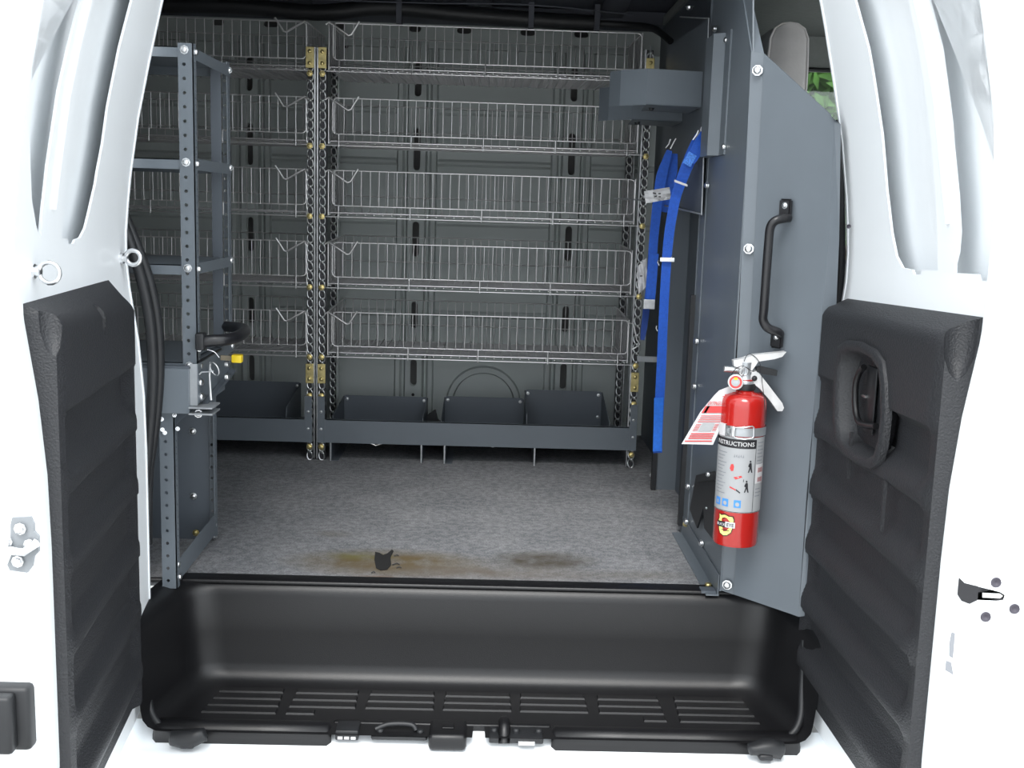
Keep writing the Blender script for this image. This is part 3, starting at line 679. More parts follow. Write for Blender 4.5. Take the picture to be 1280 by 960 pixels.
WR = .0016
def basket(bay, k, label, grp):
    x0, x1 = bay; s_ = -1 if bay is XR else 1
    zb = (.318, .521, .726, .928, 1.133)[k]; ztop = zb+.126
    xa, xb = (x0+.012, x1-.022) if bay is XR else (x0+.02, x1-.010)
    yf, yb = SY+.004, RY-.012; zr = zb+.006
    t_ = thing('wire_basket', label, 'wire basket', ((xa+xb)/2, yf, zb), grp)
    def loop(x0, x1, z0, z1, y, r=.012, wr=.0022):
        P = []
        for cx, cz, a0 in ((x1-r, z1-r, 0), (x0+r, z1-r, pi/2), (x0+r, z0+r, pi), (x1-r, z0+r, 3*pi/2)):
            for m_ in range(4): a = a0+pi/2*m_/3; P.append((cx+r*cos(a), y, cz+r*sin(a)))
        q = MB(); q.tube(P, wr, 6, closed=True); return q
    loop(xa+.012, xb-.002, zb+.026, ztop, yf).build('front_frame', WIRE, t_, True)
    n_ = int((xb-xa-.02)/.0256); q = MB()
    for i in range(n_+1):
        x = xa+.018+.0256*i
        if x < xb-.006:
            j = random.uniform(-.0012, .0012)
            q.tube([(x, yf-.002, ztop), (x+j, yf-.003, (ztop+zb)/2), (x, yf-.002, zb+.026)], WR*.9, 5)
    tag(q.build('front_wires', WIRE, t_, True), kind='stuff')
    # bottom rails
    q = MB(); q.tube([(x0+.006, yf-.004, zb-.006), (x1-.006, yf-.004, zb-.006)], .0022, 6); q.build('bottom_rail', WIRE, t_, True)
    q = MB(); q.tube([(xa, yf+.004, zb+.006), (xb, yf+.004, zb+.006)], .0024, 6)
    for x in [xa+.03+(xb-xa-.06)*i/4 for i in range(5)]: q.tube([(x, yf-.005, zb+.026), (x, yf-.007, zb-.010)], .0022, 5)
    q.build('lower_rail', WIRE, t_, True)
    # floor grid
    q = MB()
    for i in range(n_+2):
        x = xa+.004+.0256*i
        if x < xb: q.tube([(x, yf, zb+.001), (x, yb, zr)], WR, 4)
    for i in range(1, 15): 
        y = lerp(yf, yb, i/15.); q.tube([(xa, y, zb+.003), (xb, y, zb+.003)], WR, 4)
    tag(q.build('floor_wires', WIRE, t_, True), kind='stuff')
    # back and side walls
    q = MB()
    for i in range(n_+2):
        x = xa+.004+.0256*i
        if x < xb: q.tube([(x, yb, zr), (x, yb, ztop+.01)], WR*.9, 4)
    for z in (zr+.05, ztop+.01): q.tube([(xa, yb, z), (xb, yb, z)], WR*1.1, 4)
    tag(q.build('back_wires', WIRE, t_, True), kind='stuff')
    for x in (xa, xb):
        q = MB()
        for i in range(13):
            y = lerp(yf, yb, i/13.); q.tube([(x, y, zb), (x, y, ztop+.01*i/13)], WR*.9, 4)
        q.tube([(x, yf, ztop), (x, yb, ztop+.01)], WR*1.4, 5); q.tube([(x, yf, zb), (x, yb, zr)], WR*1.4, 5); q.tube([(x, yf, zb), (x, yf, ztop)], .0022, 5)
        tag(q.build('side_wires', WIRE, t_, True), kind='stuff')
    # V-shaped catch
    if bay is XR: H = [(x0+.004, ztop-.006), (x0+.014, ztop+.001), (x0+.068, ztop-.034), (x0+.076, ztop-.031), (x0+.098, ztop+.005)]
    else: H = [(x1-.004, ztop-.006), (x1-.014, ztop+.001), (x1-.066, ztop-.030), (x1-.074, ztop-.028), (x1-.098, ztop+.008)]
    MB().tube([(x, yf-.008, z) for x, z in H], .0030, 6).build('catch', WIRE, t_, True)
    if bay is XR and k == 0:
        P = [(785, 403), (792, 405), (796, 425), (800, 430), (795, 434), (790, 437)]
        MB().tube([at(x, y, yf-.006) for x, y in P], .0028, 6).build('catch', WIRE, t_, True)
    if k == 4:
        q = MB()
        for i in range(n_+2):
            x = xa+.016+.0256*i
            if x < xb: q.tube([(x, yf, zb-.003), (x, yb, zr-.003)], WR*1.6, 4)
        tag(q.build('floor_wires', WIRE, t_, True), kind='stuff')
    return t_
ordn = ['lowest', 'second from the bottom', 'middle', 'second from the top', 'topmost']
for k in range(5):
    basket(XR, k, 'wide chromed wire basket, '+ordn[k]+' of the right-hand stack', 'wide wire baskets')
    basket(XL, k, 'chromed wire basket behind the grey shelf unit, '+ordn[k]+' of the left stack', 'left wire baskets')

# --- low steel trays, feet and divider bins
for (x0, x1, lab) in ((XR[0]-.014, XR[1]+.014, 'right'), (XL[0], XL[1]+.010, 'left')):
    t_ = thing('steel_tray', 'grey painted steel tray under the '+('wide' if lab == 'right' else 'left')+' wire baskets', 'tray', ((x0+x1)/2, SY, 0))
    z0, z1 = .057, .127
    q = MB(); q.box(x0, x1, SY-.016, SY-.013, z0, z1); q.box(x0+.024, x1-.024, SY-.016, SY-.004, z1-.002, z1); q.box(x0+.024, x1-.024, SY-.013, SY+.36, z0, z0+.003); q.build('tray_body', STEEL, t_)
    for x in ((x0+.0105), (x1-.0115)):
        if lab == 'left' and x < -1: continue
        MB().box(x-.0105, x+.0105, SY-.019, SY-.016, z0+.0, .196).build('end_bracket', STEEL, t_)
        for z in (.098, .150): bolt((x, SY-.019, z), (0, -1, 0), .0033, t_)
    if lab == 'right':
        for x, w_ in ((-.463, .0), (-.193, 0), (-.124, 0), (.145, 0)):
            MB().box(x-.002, x+.002, SY-.005, SY+.3, 0, z0).build('foot', STEELD, t_)
            MB().box(x-.003, x+.001, SY-.007, SY-.005, .0, z0).build('foot_edge', ZINC, t_)
            MB().box(x, x+.022 if x < -.4 or x == -.124 else x+.001, SY-.006, SY+.3, 0, .002).build('foot_flange', STEELD, t_)
        q = MB(); q.tube([at(458, 552, SY-.012), at(470, 557, SY-.016), at(482, 553, SY-.012)], .0018, 5); q.build('hanging_clip', WIRE, t_)
        q = MB(); q.tube([at(608, 556, SY-.012), at(616, 559, SY-.014), at(624, 556, SY-.012)], .0015, 5); q.build('hanging_clip', WIRE, t_)
BY = 3.52
def bin_(xa, xb, zt, lab, ls, rs, low=False):
    t_ = thing('divider_bin', lab, 'bin', ((xa+xb)/2, BY, .06), 'slate bins in the trays')
    q = MB(); r_ = .006
    q.prism([(xa, BY, .061), (xb, BY, .061), (xb, BY, zt-r_), (xb-r_, BY, zt), (xa+r_, BY, zt), (xa, BY, zt-r_)], (0, .002, 0)); q.build('back_panel', STEELD, t_)
    for x, f in ((xa, ls), (xb, rs)):
        if f:
            MB().prism([(x-.001, BY, .061), (x-.001, BY, zt-.002), (x-.001, SY+.04, f), (x-.001, SY+.02, .061)], (.002, 0, 0)).build('side_panel', STEELD, t_)
    for x in (xa+.010, xb-.012): bolt((x, BY, zt-.012), (0, -1, 0), .004, t_)
    if low: bolt((xb-.012, BY, .098), (0, -1, 0), .004, t_)
bin_(-.464, -.194, .148, 'shade-toned grey steel bin panel, leftmost of the three in the right-hand tray', .130, .127)
bin_(-.139, .117, .153, 'shade-toned grey steel bin panel in front of the round emboss, middle of the three', .127, .0)
bin_(.119, .370, .182, 'taller shade-toned grey steel bin panel, rightmost of the three', .150, .127, True)
bin_(-.88, -.603, .186, 'shade-toned grey steel bin panel in the left tray behind the shelf unit', .0, .150, True)
t_ = thing('black_clip', 'small black plastic piece between the left and middle bins', 'clip', tuple(at(541, 522, 3.5)))
c = at(541, 520, 3.46); q = MB(); q.prism([at(533, 520, 3.46), at(544, 513, 3.46), at(547, 524, 3.46), at(549, 527, 3.46), at(534, 528, 3.46)], (0, .02, 0)); q.build('clip_body', RUBBER, t_)
MB().tube([at(549, 526, 3.46), at(556, 527, 3.46)], .002, 5).build('clip_tail', RUBBER, t_)

# ================================================================== LEFT SHELF UNIT
LY, LB_ = 2.10, 2.42
su = thing('shelf_unit', 'grey punched steel shelf unit at the left of the opening', 'shelf unit', (-.8, 2.1, 0))
def lpost(x0, x1, y, z0, z1, nm, side=.02, holes_=True, zoff=.0, skip=()):
    hs = []
    if holes_:
        z = z1-.0375-zoff
        while z > z0+.012:
            hs.append(circ((x0+x1)/2-.003, z, .0034, 8)); z -= .0255
    q = MB(); q.sheet(rect(x0, x1, z0, z1), hs, .002, lambda u, v, w_: (u, y+w_, v))
    hs2 = []; z = z1-.02
    if holes_:
        while z > z0+.012: hs2.append(circ(y+side*.6, z, .002, 6)); z -= .01275
    q.sheet(rect(y, y+side, z0, z1), hs2, .002, lambda u, v, w_: (x1-w_, u, v))
    return q.build(nm, STEEL, su)
lpost(-.584, -.556, LY, .352, 1.042, 'front_post')
lpost(-.580, -.565, LB_, .44, 1.047, 'back_post', -.02)
MB().box(-.600, -.578, LB_-.022, LB_-.02, .44, 1.047).build('back_post', STEELD, su)
lpost(-.632, -.603, LY, .0, .354, 'lower_front_post', .02, True, .02)
lpost(-.618, -.602, LB_, .013, .36, 'lower_back_post', -.02)
lpost(-1.32, -1.29, LY, .0, 1.04, 'front_post'); lpost(-1.32, -1.29, LB_, .0, 1.04, 'back_post', -.02)
for z in (1.020, .818, .622, .436):
    q = MB(); q.box(-1.30, -.585, LY+.002, LB_-.002, z+.014, z+.016); q.box(-1.30, -.584, LY+.002, LY+.004, z-.003, z+.016); q.box(-1.30, -.585, LB_-.004, LB_-.002, z-.003, z+.016); q.build('shelf', STEEL, su)
    q = MB(); q.box(-.5645, -.5625, LY+.005, LB_, z-.003, z+.018); q.build('side_bar', STEEL, su)
    bolt((-.572, LY, z+.010), (0, -1, 0), .006, su); 
    bolt((-.556, LY+.014, z+.008), (1, 0, -.0), .0055, su); bolt((-.5625, LB_-.012, z+.010), (.6, -.8, 0), .0045, su)
# rear panel and lower brace
MB().box(-1.3, -.62, LB_+.004, LB_+.006, .0, .36).build('rear_panel', STEELD, su)
for x, y, m in ((241, 539, ZINC), (242, 620, ZINC), (245, 666, BRASS), (277, 543, ZINC)):
    if x < 260: bolt(at(x, y, LB_+.002), (0, -1, 0), .006, su, m)
MB().prism([(-.6045, LY+.02, .055), (-.6045, LY+.02, .012), (-.6045, LB_, .020), (-.6045, LB_, .066)], (.002, 0, 0)).build('floor_brace', STEEL, su)
for p in ((222, 705), (224, 721)): bolt(at(p[0], p[1], LY+.015), (1, -.2, 0), .0055, su)
for p in ((268, 656), (268, 671)): bolt(at(p[0], p[1], LB_-.01), (1, -.2, 0), .005, su)
# diagonal strap under the drawer
MB().strip([at(180, 550, 2.2), at(205, 538, 2.12), at(240, 508, 2.10)], (0, .002, .016), (0, .004, 0)).build('diagonal_strap', STEELD, su)
for p in ((202, 524), (203, 537), (222, 536), (218, 519), (206, 541)): bolt(at(p[0], p[1], 2.097), (.4, -1, .2), .0030, su)
# drawer box with galvanised bracket
q = MB(); q.box(-1.25, -.567, 2.078, 2.36, .356, .443, .0015); q.build('drawer', STEEL, su)
MB().box(-1.0, -.565, 2.082, 2.36, .443, .447).build('drawer_lid', STEELD, su)
galv = mat('galvanised_steel', (.42, .44, .46), .4, .6, .15, 30)
XB = -.554
def onX(pts): return [onx(x, y, XB) for x, y in pts]
MB().box(-.567, -.553, 2.082, 2.085, .372, .452).build('bracket_face', galv, su)
MB().prism([(XB, 2.085, .375), (XB, 2.085, .452), (XB, 2.30, .452), (XB, 2.34, .43), (XB, 2.34, .40)], (.002, 0, 0)).build('gusset', STEEL, su)
MB().prism([(XB+.001, 2.095, .362), (XB+.001, 2.095, .369), (XB+.001, 2.345, .405), (XB+.001, 2.345, .398)], (.012, 0, 0)).build('gusset_flange', STEELD, su)
for z in (.356, .368): MB().box(-.567, -.522, 2.07, 2.13, z, z+.003, 0).build('latch_plate', galv, su)
for p in ((250, 478), (251, 496)): bolt(at(p[0], p[1], 2.10), (1, -.6, 0), .0065, su)
for p in ((283, 455), (283, 471)): bolt(at(p[0], p[1], 2.22), (1, -.3, 0), .006, su)
bolt(at(248, 517, 2.09), (.2, -1, 0), .006, su); bolt(at(249, 437, 2.10), (.5, -1, 0), .003, su)
pn = MB(); pn.tube([at(263, 452, 2.09), at(262, 470, 2.09), at(264, 500, 2.09)], [.0022, .0022, .0032], 8); pn = pn.build('locking_pin', ZINC, su, True)
MB().tube([at(249, 468, 2.09), at(252, 465, 2.09), at(267, 464, 2.085)], .0018, 6).build('pin_arm', ZINC, pn, True)
rc = at(268, 461, 2.08); pts = [rc+Vector((.0115*cos(2*pi*k/16)*.8-.004*sin(2*pi*k/16), -.006*cos(2*pi*k/16), .0125*sin(2*pi*k/16))) for k in range(16)]
MB().tube(pts, .0013, 6, closed=True).build('pull_ring', ZINC, pn, True)
MB().tube(smooth_path([at(259, 437, 2.09), at(268, 440, 2.09), at(274, 447, 2.09)], 5), .001, 5).build('pin_lanyard', ZINC, pn, True)
# black rubber handle looping back to the rear post, and its yellow tip
hb = sub('rubber_handle', 'black rubber-covered loop handle', at(250, 425, 2.1), su)
MB().tube(smooth_path([at(247, 428, 2.098), at(262, 426, 2.10), at(280, 425, 2.11), at(296, 421, 2.15), at(306, 415, 2.22), at(304, 411, 2.30), at(294, 409, 2.36), at(282, 408, 2.41)], 5), [.0115]*36, 12).build('grip', BLACKR, hb, True)
q = MB(); q.tube([at(249, 452, 2.10), at(262, 444, 2.14), at(276, 436, 2.18)], .0022, 6); q.build('stay', RUBBER, hb, True)
MB().box(*[v for v in (at(248, 425, 2.1).x-.003, at(257, 425, 2.1).x, 2.085, 2.112)], at(250, 437, 2.1).z, at(250, 416, 2.1).z, .003).build('collar', RUBBER, hb, True)
yt = thing('yellow_release_tab', 'bright yellow plastic tab beside the locking pin', 'tab', tuple(at(297, 448, 2.2)))
c = at(297, 448, 2.2); q = MB(); q.box(c.x-.0105, c.x+.0095, 2.19, 2.21, c.z-.008, c.z+.008, .002); q.build('tab', YELLOW, yt, True)
MB().strip([at(276, 447, 2.205), at(291, 448, 2.205)], (0, 0, .010), (0, .004, 0)).build('lever', mat('tan_lever', (.20, .17, .12), .5), yt)

# ================================================================== PARTITION AND ANGLED WING (right)
PX = .478
pt = thing('steel_partition', 'grey steel partition along the right of the bay with angled outer panel', 'partition', (PX, 2.13, 0))
def pan(pts, th=.003, nm='panel', m=STEEL):      # pts (Y,z) on the partition plane
    return MB().prism([(PX, y, z) for y, z in pts], (th, 0, 0)).build(nm, m, pt)
pan([(2.125, .012), (2.56, .012), (2.56, 1.36), (2.215, 1.36), (2.132, 1.06)], nm='front_panel')
MB().prism([(PX+.05, 2.56, .0), (PX+.05, 3.70, .0), (PX+.05, 3.70, 1.36), (PX+.05, 2.56, 1.36)], (.003, 0, 0)).build('rear_panel', STEELD, pt)
# vertical flanges facing the doors
MB().box(PX-.004, PX+.05, 2.56, 2.563, .0, 1.36).build('flange', STEELD, pt)
q = MB(); q.box(PX-.002, PX+.0, 2.50, 2.560, .0, .95); q.build('flange', STEEL, pt)
q = MB(); q.box(PX-.012, PX-.002, 2.555, 2.575, .02, .575); o = q.build('edge_strip', RUBBER, pt); o['label'] = 'black vertical edge strip'
q = MB(); q.box(PX-.004, PX+.05, 2.98, 3.0, .0, .9); q.build('flange', STEEL, pt)
q = MB(); q.box(PX-.018, PX-.006, 2.97, 2.99, .0, .12); q.build('edge_strip', RUBBER, pt)
MB().box(PX-.026, PX, 2.13, 2.56, .0, .003).build('floor_angle', STEEL, pt)
MB().prism([(PX-.001, 2.13, .003), (PX-.001, 2.56, .003), (PX-.001, 2.56, .045), (PX-.001, 2.13, .045)], (-.002, 0, 0)).build('floor_angle', STEEL, pt)
bolt((PX-.012, 2.18, .003), (0, 0, 1), .007, pt, BRASS); MB().box(PX-.034, PX-.004, 2.138, 2.165, .002, .007).build('foot_plate', STEELD, pt)
# raised vertical channel
q = MB(); xa = .052
q.prism([(PX-.0004, 2.325, .885), (PX-.004, 2.325, .885), (PX-.004, 2.375, .885), (PX-.026, 2.39, .885), (PX-.026, 2.47, .885), (PX-.0004, 2.50, .885)], (0, 0, .25)); o = q.build('vertical_channel', STEEL, pt)
for p in ((908, 50), (905, 184)): bolt(onx(p[0], p[1], PX-.003)-Vector((0, 0, 0)), (-1, -.3, 0), .0055, pt)
bolt(onx(894, 36, PX-.01), (-1, -.3, 0), .006, pt)
# wing: folded strip on the partition edge and a plate turning outward
n_w = Vector((.14, .13, 0)).normalized(); p_w = Vector((.487, 2.126, 0))
WPt = lambda x, y: onp(x, y, p_w, n_w)
strip_px = [(939, 64), (955, 67), (946, 240), (936, 450), (917, 743), (901, 738), (921, 450), (931, 240)]
fl_n = Vector((.35, 1, 0)).normalized(); 
MB().prism([onp(x, y, Vector((.479, 2.127, 0)), Vector((.5, 1, 0)).normalized()) for x, y in strip_px], (.001, .003, 0)).build('folded_edge', STEEL, pt)
wp = [WPt(x, y) for x, y in ((955, 67), (1036, 141), (1043, 152), (1036, 300), (1020, 480), (1008, 620), (998, 771), (990, 768), (917, 743), (936, 450), (946, 240))]
wing = MB().prism(wp, n_w*.003).build('angled_panel', STEEL, pt)
e_in = [WPt(x, y) for x, y in ((1036, 141), (1043, 152), (1036, 300), (1020, 480), (1010, 620), (998, 771))]
e_out = [onp(x, y, WPt(1030, 400), Vector((-.15, 1, 0)).normalized()) for x, y in ((1040, 147), (1051, 155), (1049, 300), (1041, 480), (1024, 620), (1006, 770))]
q = MB(); q.grid([e_in, e_out]); q.grid([[p+Vector((.001, .003, 0)) for p in e_in], [p+Vector((.001, .003, 0)) for p in e_out]]); q.build('outer_flange', STEEL, pt, recalc=False)
UL = [onx(x, y, PX-.002) for x, y in ((939, 65), (929, 0), (919, -64))]
UR = [at(x, y, p.y-.016) for (x, y), p in zip(((955, 67), (940, 0), (926, -64)), UL)]
q = MB(); q.grid([UL, UR]); q.grid([[p+Vector((.001, .003, 0)) for p in UL], [p+Vector((.001, .003, 0)) for p in UR]]); q.build('upper_flange', STEEL, pt, recalc=False)
for x, y in ((947, 88), (936, 311), (909, 731), (922, 560)):
    if y != 560: bolt(onp(x, y, Vector((.479, 2.12, 0)), Vector((.5, 1, 0)).normalized()), (-.4, -1, 0), .0075, pt)
for x, y in ((884, 232), (871, 427), (868, 483), (860, 608), (858, 652), (877, 679), (871, 426)): bolt(onx(x, y, PX-.006), (-1, -.5, 0), .006, pt)
bolt(at(857, 655, 2.5), (-.3, -1, 0), .005, pt, BRASS)
bolt(at(814, 594, 3.0), (-.5, -1, 0), .004, pt); bolt(at(862, 8, 2.7), (0, 0, -1), .008, pt)
# shadow-side hung sheet and its rod
hs = thing('side_sheet', 'thin dark grey steel sheet hanging in front of the partition behind the blue straps', 'panel', (.47, 2.56, .75))
A = [onx(x, y, .468) for x, y in ((886, 23), (877, 268))]
MB().prism([(.468, A[0].y, A[0].z), (.468, A[1].y, A[1].z), (.468, 3.15, .80), (.468, 3.15, A[0].z+.02)], (.002, 0, 0)).build('sheet', STEELD, hs)
MB().tube([A[0], A[1], ], .0018, 5).build('edge_trim', galv, hs, True)
MB().tube([A[1], at(840, 259, 2.75), at(800, 250, 2.98), at(768, 248, 3.1)], .0022, 5).build('edge_rod', galv, hs, True)
MB().tube([A[0], at(850, 21, 2.9)], .0018, 5).build('edge_trim', galv, hs, True)
MB().box(.445, .477, 3.2, 3.215, .362, .385).build('tie_bracket', galv, hs) if False else None
tbk = thing('tie_bracket', 'small grey bracket tying the right upright to the partition', 'bracket', tuple(at(812, 448, 3.2)))
MB().prism([at(796, 445, 3.21), at(822, 446, 3.21), at(822, 453, 3.21), at(797, 452, 3.21)], (0, .003, 0)).build('bracket_bar', galv, tbk)
# J-shaped grey holders
def holder(Y, lab, dx=0, full=True, z0=1.0, z1=1.079):
    t_ = thing('steel_holder', lab, 'holder', (.47, Y, z0), 'grey J-shaped holders on the partition')
    P = [(.4665, Y+.02), (.338, Y-.005), (.283, Y+.04), (.262, Y+.075)]
    q = MB()
    for (a, b) in zip(P, P[1:]): 
        q.prism([(a[0], a[1], z0), (b[0], b[1], z0), (b[0], b[1], z1), (a[0], a[1], z1)], (0, .003, 0))
    q.build('holder_plate', STEEL, t_)
    MB().prism([(P[0][0], P[0][1], z0), (P[1][0], P[1][1], z0), (P[1][0]+.01, P[1][1]+.16, z0), (P[0][0], P[0][1]+.16, z0)], (0, 0, .002)).build('holder_floor', STEEL, t_)
    bolt((.36, Y+.07, z0), (0, 0, -1), .006, t_, RUBBER)
holder(2.55, 'grey bent steel holder on the partition, nearer and larger-looking of two')
holder(2.80, 'grey bent steel holder on the partition, behind the nearer one', z0=.986, z1=1.068)

# grab handle on the wing
gh = sub('grab_handle', 'black D-shaped grab handle', WPt(975, 425), pt)
off = Vector((-.14, -.13, 0)).normalized()
def W(x, y, o): 
    return onp(x, y, p_w+off*o, n_w)
MB().tube(smooth_path([W(986, 272, .010), W(980, 273, .022), W(969, 276, .036), W(963, 284, .040), W(961, 300, .040), W(958, 340, .040), W(955, 385, .040), W(954, 400, .038), W(960, 410, .032), W(972, 415, .018), W(975, 418, .010)], 5), [.0085]*51, 12).build('grip', BLACKR, gh, True)
for x, y in ((984, 260), (973, 424)):
    c = W(x, y, 0.004); t1 = Vector((.13, -.14, 0)).normalized()
    q = MB(); s1, s2 = .0125, .0165
    q.prism([c+t1*a*s1+Vector((0, 0, b*s2)) for a, b in ((-1, -1), (1, -1), (1, 1), (-1, 1))], off*.010)
    bmesh.ops.bevel(q.b, geom=q.b.edges[:], offset=.003, segments=2, affect='EDGES')
    f = q.build('foot', BLACKR, gh, True); bolt(W(x-3, y-3, .014), off, .0045, gh)

# ------------------------------------------------------------------ fire extinguisher
EX, EY = .481, 2.035; R = .0425
ex = thing('fire_extinguisher', 'red fire extinguisher with silver label and white tag on the angled grey panel', 'fire extinguisher', (EX, EY, .144))
q = MB(); q.lathe([(.036, .146), (.041, .144), (R, .149), (R, .300), (R, .414), (.0412, .422), (.037, .429), (.028, .4335), (.018, .436), (.0155, .450), (.0155, .460)], (EX, EY, 0), (0, 0, 1), 48); q.build('cylinder', RED, ex, True)
toC = atan2(-EY, -EX)                      # direction from the bottle to the viewer's side of the panel
def cyl(u, v, w_, th0=0., r=R+.0004):      # u metres around (right positive), v height
    a = toC+th0+u/r
    return Vector((EX+(r+w_)*cos(a), EY+(r+w_)*sin(a), v))
def cpatch(u0, u1, v0, v1, m, nm, parent, h=.0, n=12):
    q = MB(); q.grid([[cyl(lerp(u0, u1, k/n), v, h) for k in range(n+1)] for v in (v0, v1)]); return q.build(nm, m, parent, True, recalc=False)
lb = cpatch(-.062, .060, .212, .356, LABEL, 'instruction_label', ex, .0002, 24); lb['label'] = 'silver-grey instruction label'
cpatch(-.062, .030, .335, .352, INK, 'header_band', lb, .0005)
text_mb('INSTRUCTIONS', .0115, lambda u, v, w_: cyl(u*.98-.014, v+.3395, .0008+w_)).build('lettering', PAPER, lb, recalc=False)
cpatch(.0295, .0305, .214, .352, INK, 'divider_line', lb, .0005, 1)
cpatch(-.062, .060, .2125, .2135, INK, 'border_line', lb, .0005)
for i in range(13): cpatch(-.050, -.026-.004*(i % 3), .324-.0065*i, .3255-.0065*i, GREYINK, 'text_line', lb, .0005, 3)
for i in range(16):
    z = .345-.0068*i
    if .262 < z < .300: continue
    cpatch(.034, .052-.004*(i % 2), z, z+.0018, GREYINK, 'text_line', lb, .0005, 3)
cpatch(.032, .058, .268, .305, PAPER, 'barcode_sticker', lb, .0006)
for r_ in range(2):
    for i in range(9): cpatch(.038+.0018*i, .0390+.0018*i, .289-.018*r_, .298-.018*r_, INK if i % 2 else REDINK, 'barcode_bar', lb, .0009, 1)
for i, u in enumerate((-.048, -.030, -.0065)):
    s_ = cpatch(u, u+.013, .222, .2365, BLUEINK, 'class_symbol', lb, .0006, 3)
    q = MB(); cc = [cyl(u+.0065+.0038*cos(2*pi*k/10)*(1 if i else .6), .2285+.004*sin(2*pi*k/10), .0010) for k in range(10)]; q.b.faces.new([q.b.verts.new(p) for p in cc]); q.build('symbol_mark', LABEL, lb, recalc=False)
def cpoly(pts, m, nm, par, h=.0008):
    q = MB(); q.b.faces.new([q.b.verts.new(cyl(u, v, h)) for u, v in pts]); return q.build(nm, m, par, recalc=False)
for (u, z) in ((.020, .300), (.015, .262)):
    s_ = 1.15
    cpoly([(u-.002*s_, z+.008), (u+.001*s_, z+.009), (u+.002*s_, z+.006), (u+.0025*s_, z-.001), (u+.004*s_, z-.010), (u+.002*s_, z-.010), (u, z-.003), (u-.002*s_, z-.010), (u-.0038*s_, z-.010), (u-.0015*s_, z), (u-.004*s_, z+.002)], INK, 'pictogram_person', lb)
    cpoly(circ_ := [(u-.0005+.0017*cos(2*pi*k/8), z+.0112+.002*sin(2*pi*k/8)) for k in range(8)], INK, 'pictogram_head', lb)
cpoly([(-.018, .296), (-.016, .304), (-.012, .305), (-.010, .300), (-.011, .292), (-.015, .291)], REDINK, 'pictogram_red', lb)
for pts in ([(-.010, .280), (.004, .284), (.006, .281), (-.006, .276)], [(-.016, .262), (-.004, .257), (-.005, .255), (-.016, .259)]): cpoly(pts, REDINK, 'pictogram_red', lb)
cpoly([(-.004, .258), (.004, .252), (.003, .250), (-.004, .255)], INK, 'pictogram_hose', lb)
for i in range(5): cpoly([(-.012+.004*i, .318+.002*(i % 2)), (-.010+.004*i, .324), (-.009+.004*i, .318)], GREYINK, 'pictogram_cloud', lb)
cpoly([(.008, .277), (.009, .277), (.009, .272), (.008, .272)], INK, 'pictogram_mark', lb)
# shield badge
sh = [(-.014, .020), (-.010, .018), (-.002, .0205), (.006, .018), (.013, .018), (.0155, .012), (.014, .004), (.0135, -.004), (.011, -.012), (.004, -.018), (-.003, -.0195), (-.010, -.016), (-.0135, -.009), (-.0135, 0), (-.016, .006), (-.0135, .012)]
ubx, ubz = -.020, .185
bd = cpoly([(ubx+u*1.12, ubz+v*1.10) for u, v in sh], INK, 'badge', ex, .0004); bd['label'] = 'yellow shield-shaped sticker with black band'
cpoly([(ubx+u, ubz+v) for u, v in sh], PALEY, 'badge_field', bd, .0007)
cpatch(ubx-.0185, ubx+.0, ubz-.004, ubz+.007, INK, 'badge_band', bd, .0011, 4); cpatch(ubx+.0, ubx+.0185, ubz-.003, ubz+.008, PAPER, 'badge_band', bd, .0011, 4)
text_mb('BUCK', .0072, lambda u, v, w_: cyl(ubx-.009+u, ubz-.0010+v, .0015+w_)).build('badge_lettering', PAPER, bd, recalc=False)
text_mb('EYE', .0085, lambda u, v, w_: cyl(ubx+.0095+u, ubz-.0005+v, .0015+w_)).build('badge_lettering', INK, bd, recalc=False)
cpatch(ubx-.008, ubx+.008, ubz-.0098, ubz-.0082, INK, 'text_line', bd, .0009, 3); cpatch(ubx-.007, ubx-.001, ubz+.013, ubz+.0143, INK, 'text_line', bd, .0009, 3)
# band clamp
q = MB(); q.grid([[cyl(R*(-pi+2*pi*k/40), v, .0012) for k in range(41)] for v in (.358, .374)]); q.build('clamp_band', galv, ex, True, recalc=False)
for (u0, u1, m, h, v0, v1, nm) in ((-.047, -.030, PAPER, .004, .356, .378, 'clamp_tab'), (-.030, -.012, ZINC, .003, .357, .376, 'clamp_buckle'), (-.026, -.020, galv, .006, .362, .371, 'buckle_hinge')):
    q = MB(); n = 4; A_ = [[cyl(lerp(u0, u1, k/n), v, h_) for k in range(n+1)] for v, h_ in ((v0, .0), (v0, h), (v1, h), (v1, .0))]; q.grid(A_); q.build(nm, m, ex, False, recalc=False)
q = MB(); q.tube([cyl(u, v, .004) for u, v in ((-.013, .357), (-.006, .355), (.005, .354), (.018, .356), (.021, .359), (.020, .377), (.017, .379), (.002, .376), (-.012, .375))], .0014, 6, closed=True); q.build('buckle_wire', ZINC, ex, True)
# mounting back plate, red, behind
MB().box(EX+.018, EX+.042, EY+.028, EY+.034, .235, .430, .002).build('wall_hook_plate', RED, ex)
MB().prism([(EX-.012, EY+.036, .2), (EX+.02, EY+.036, .2), (EX+.02, EY+.036, .42), (EX-.012, EY+.036, .42)], (0, .03, 0)).build('wall_mount', STEELD, ex)
# valve
ez = lambda x, y, dy=0.: at(x, y, EY+dy)
MB().lathe([(.017, .448), (.018, .456), (.013, .460), (.012, .475), (.0125, .492)], (EX-.001, EY, 0), (0, 0, 1), 16).build('valve_body', galv, ex, True)
q = MB(); q.lathe([(.019, .440), (.0205, .446), (.019, .452)], (EX, EY, 0), (0, 0, 1), 24); q.build('collar_ring', RUBBER, ex, True)
q = MB(); q.tube([ez(905, 461), ez(924, 463)], .006, 12); q.build('outlet', ZINC, ex, True)
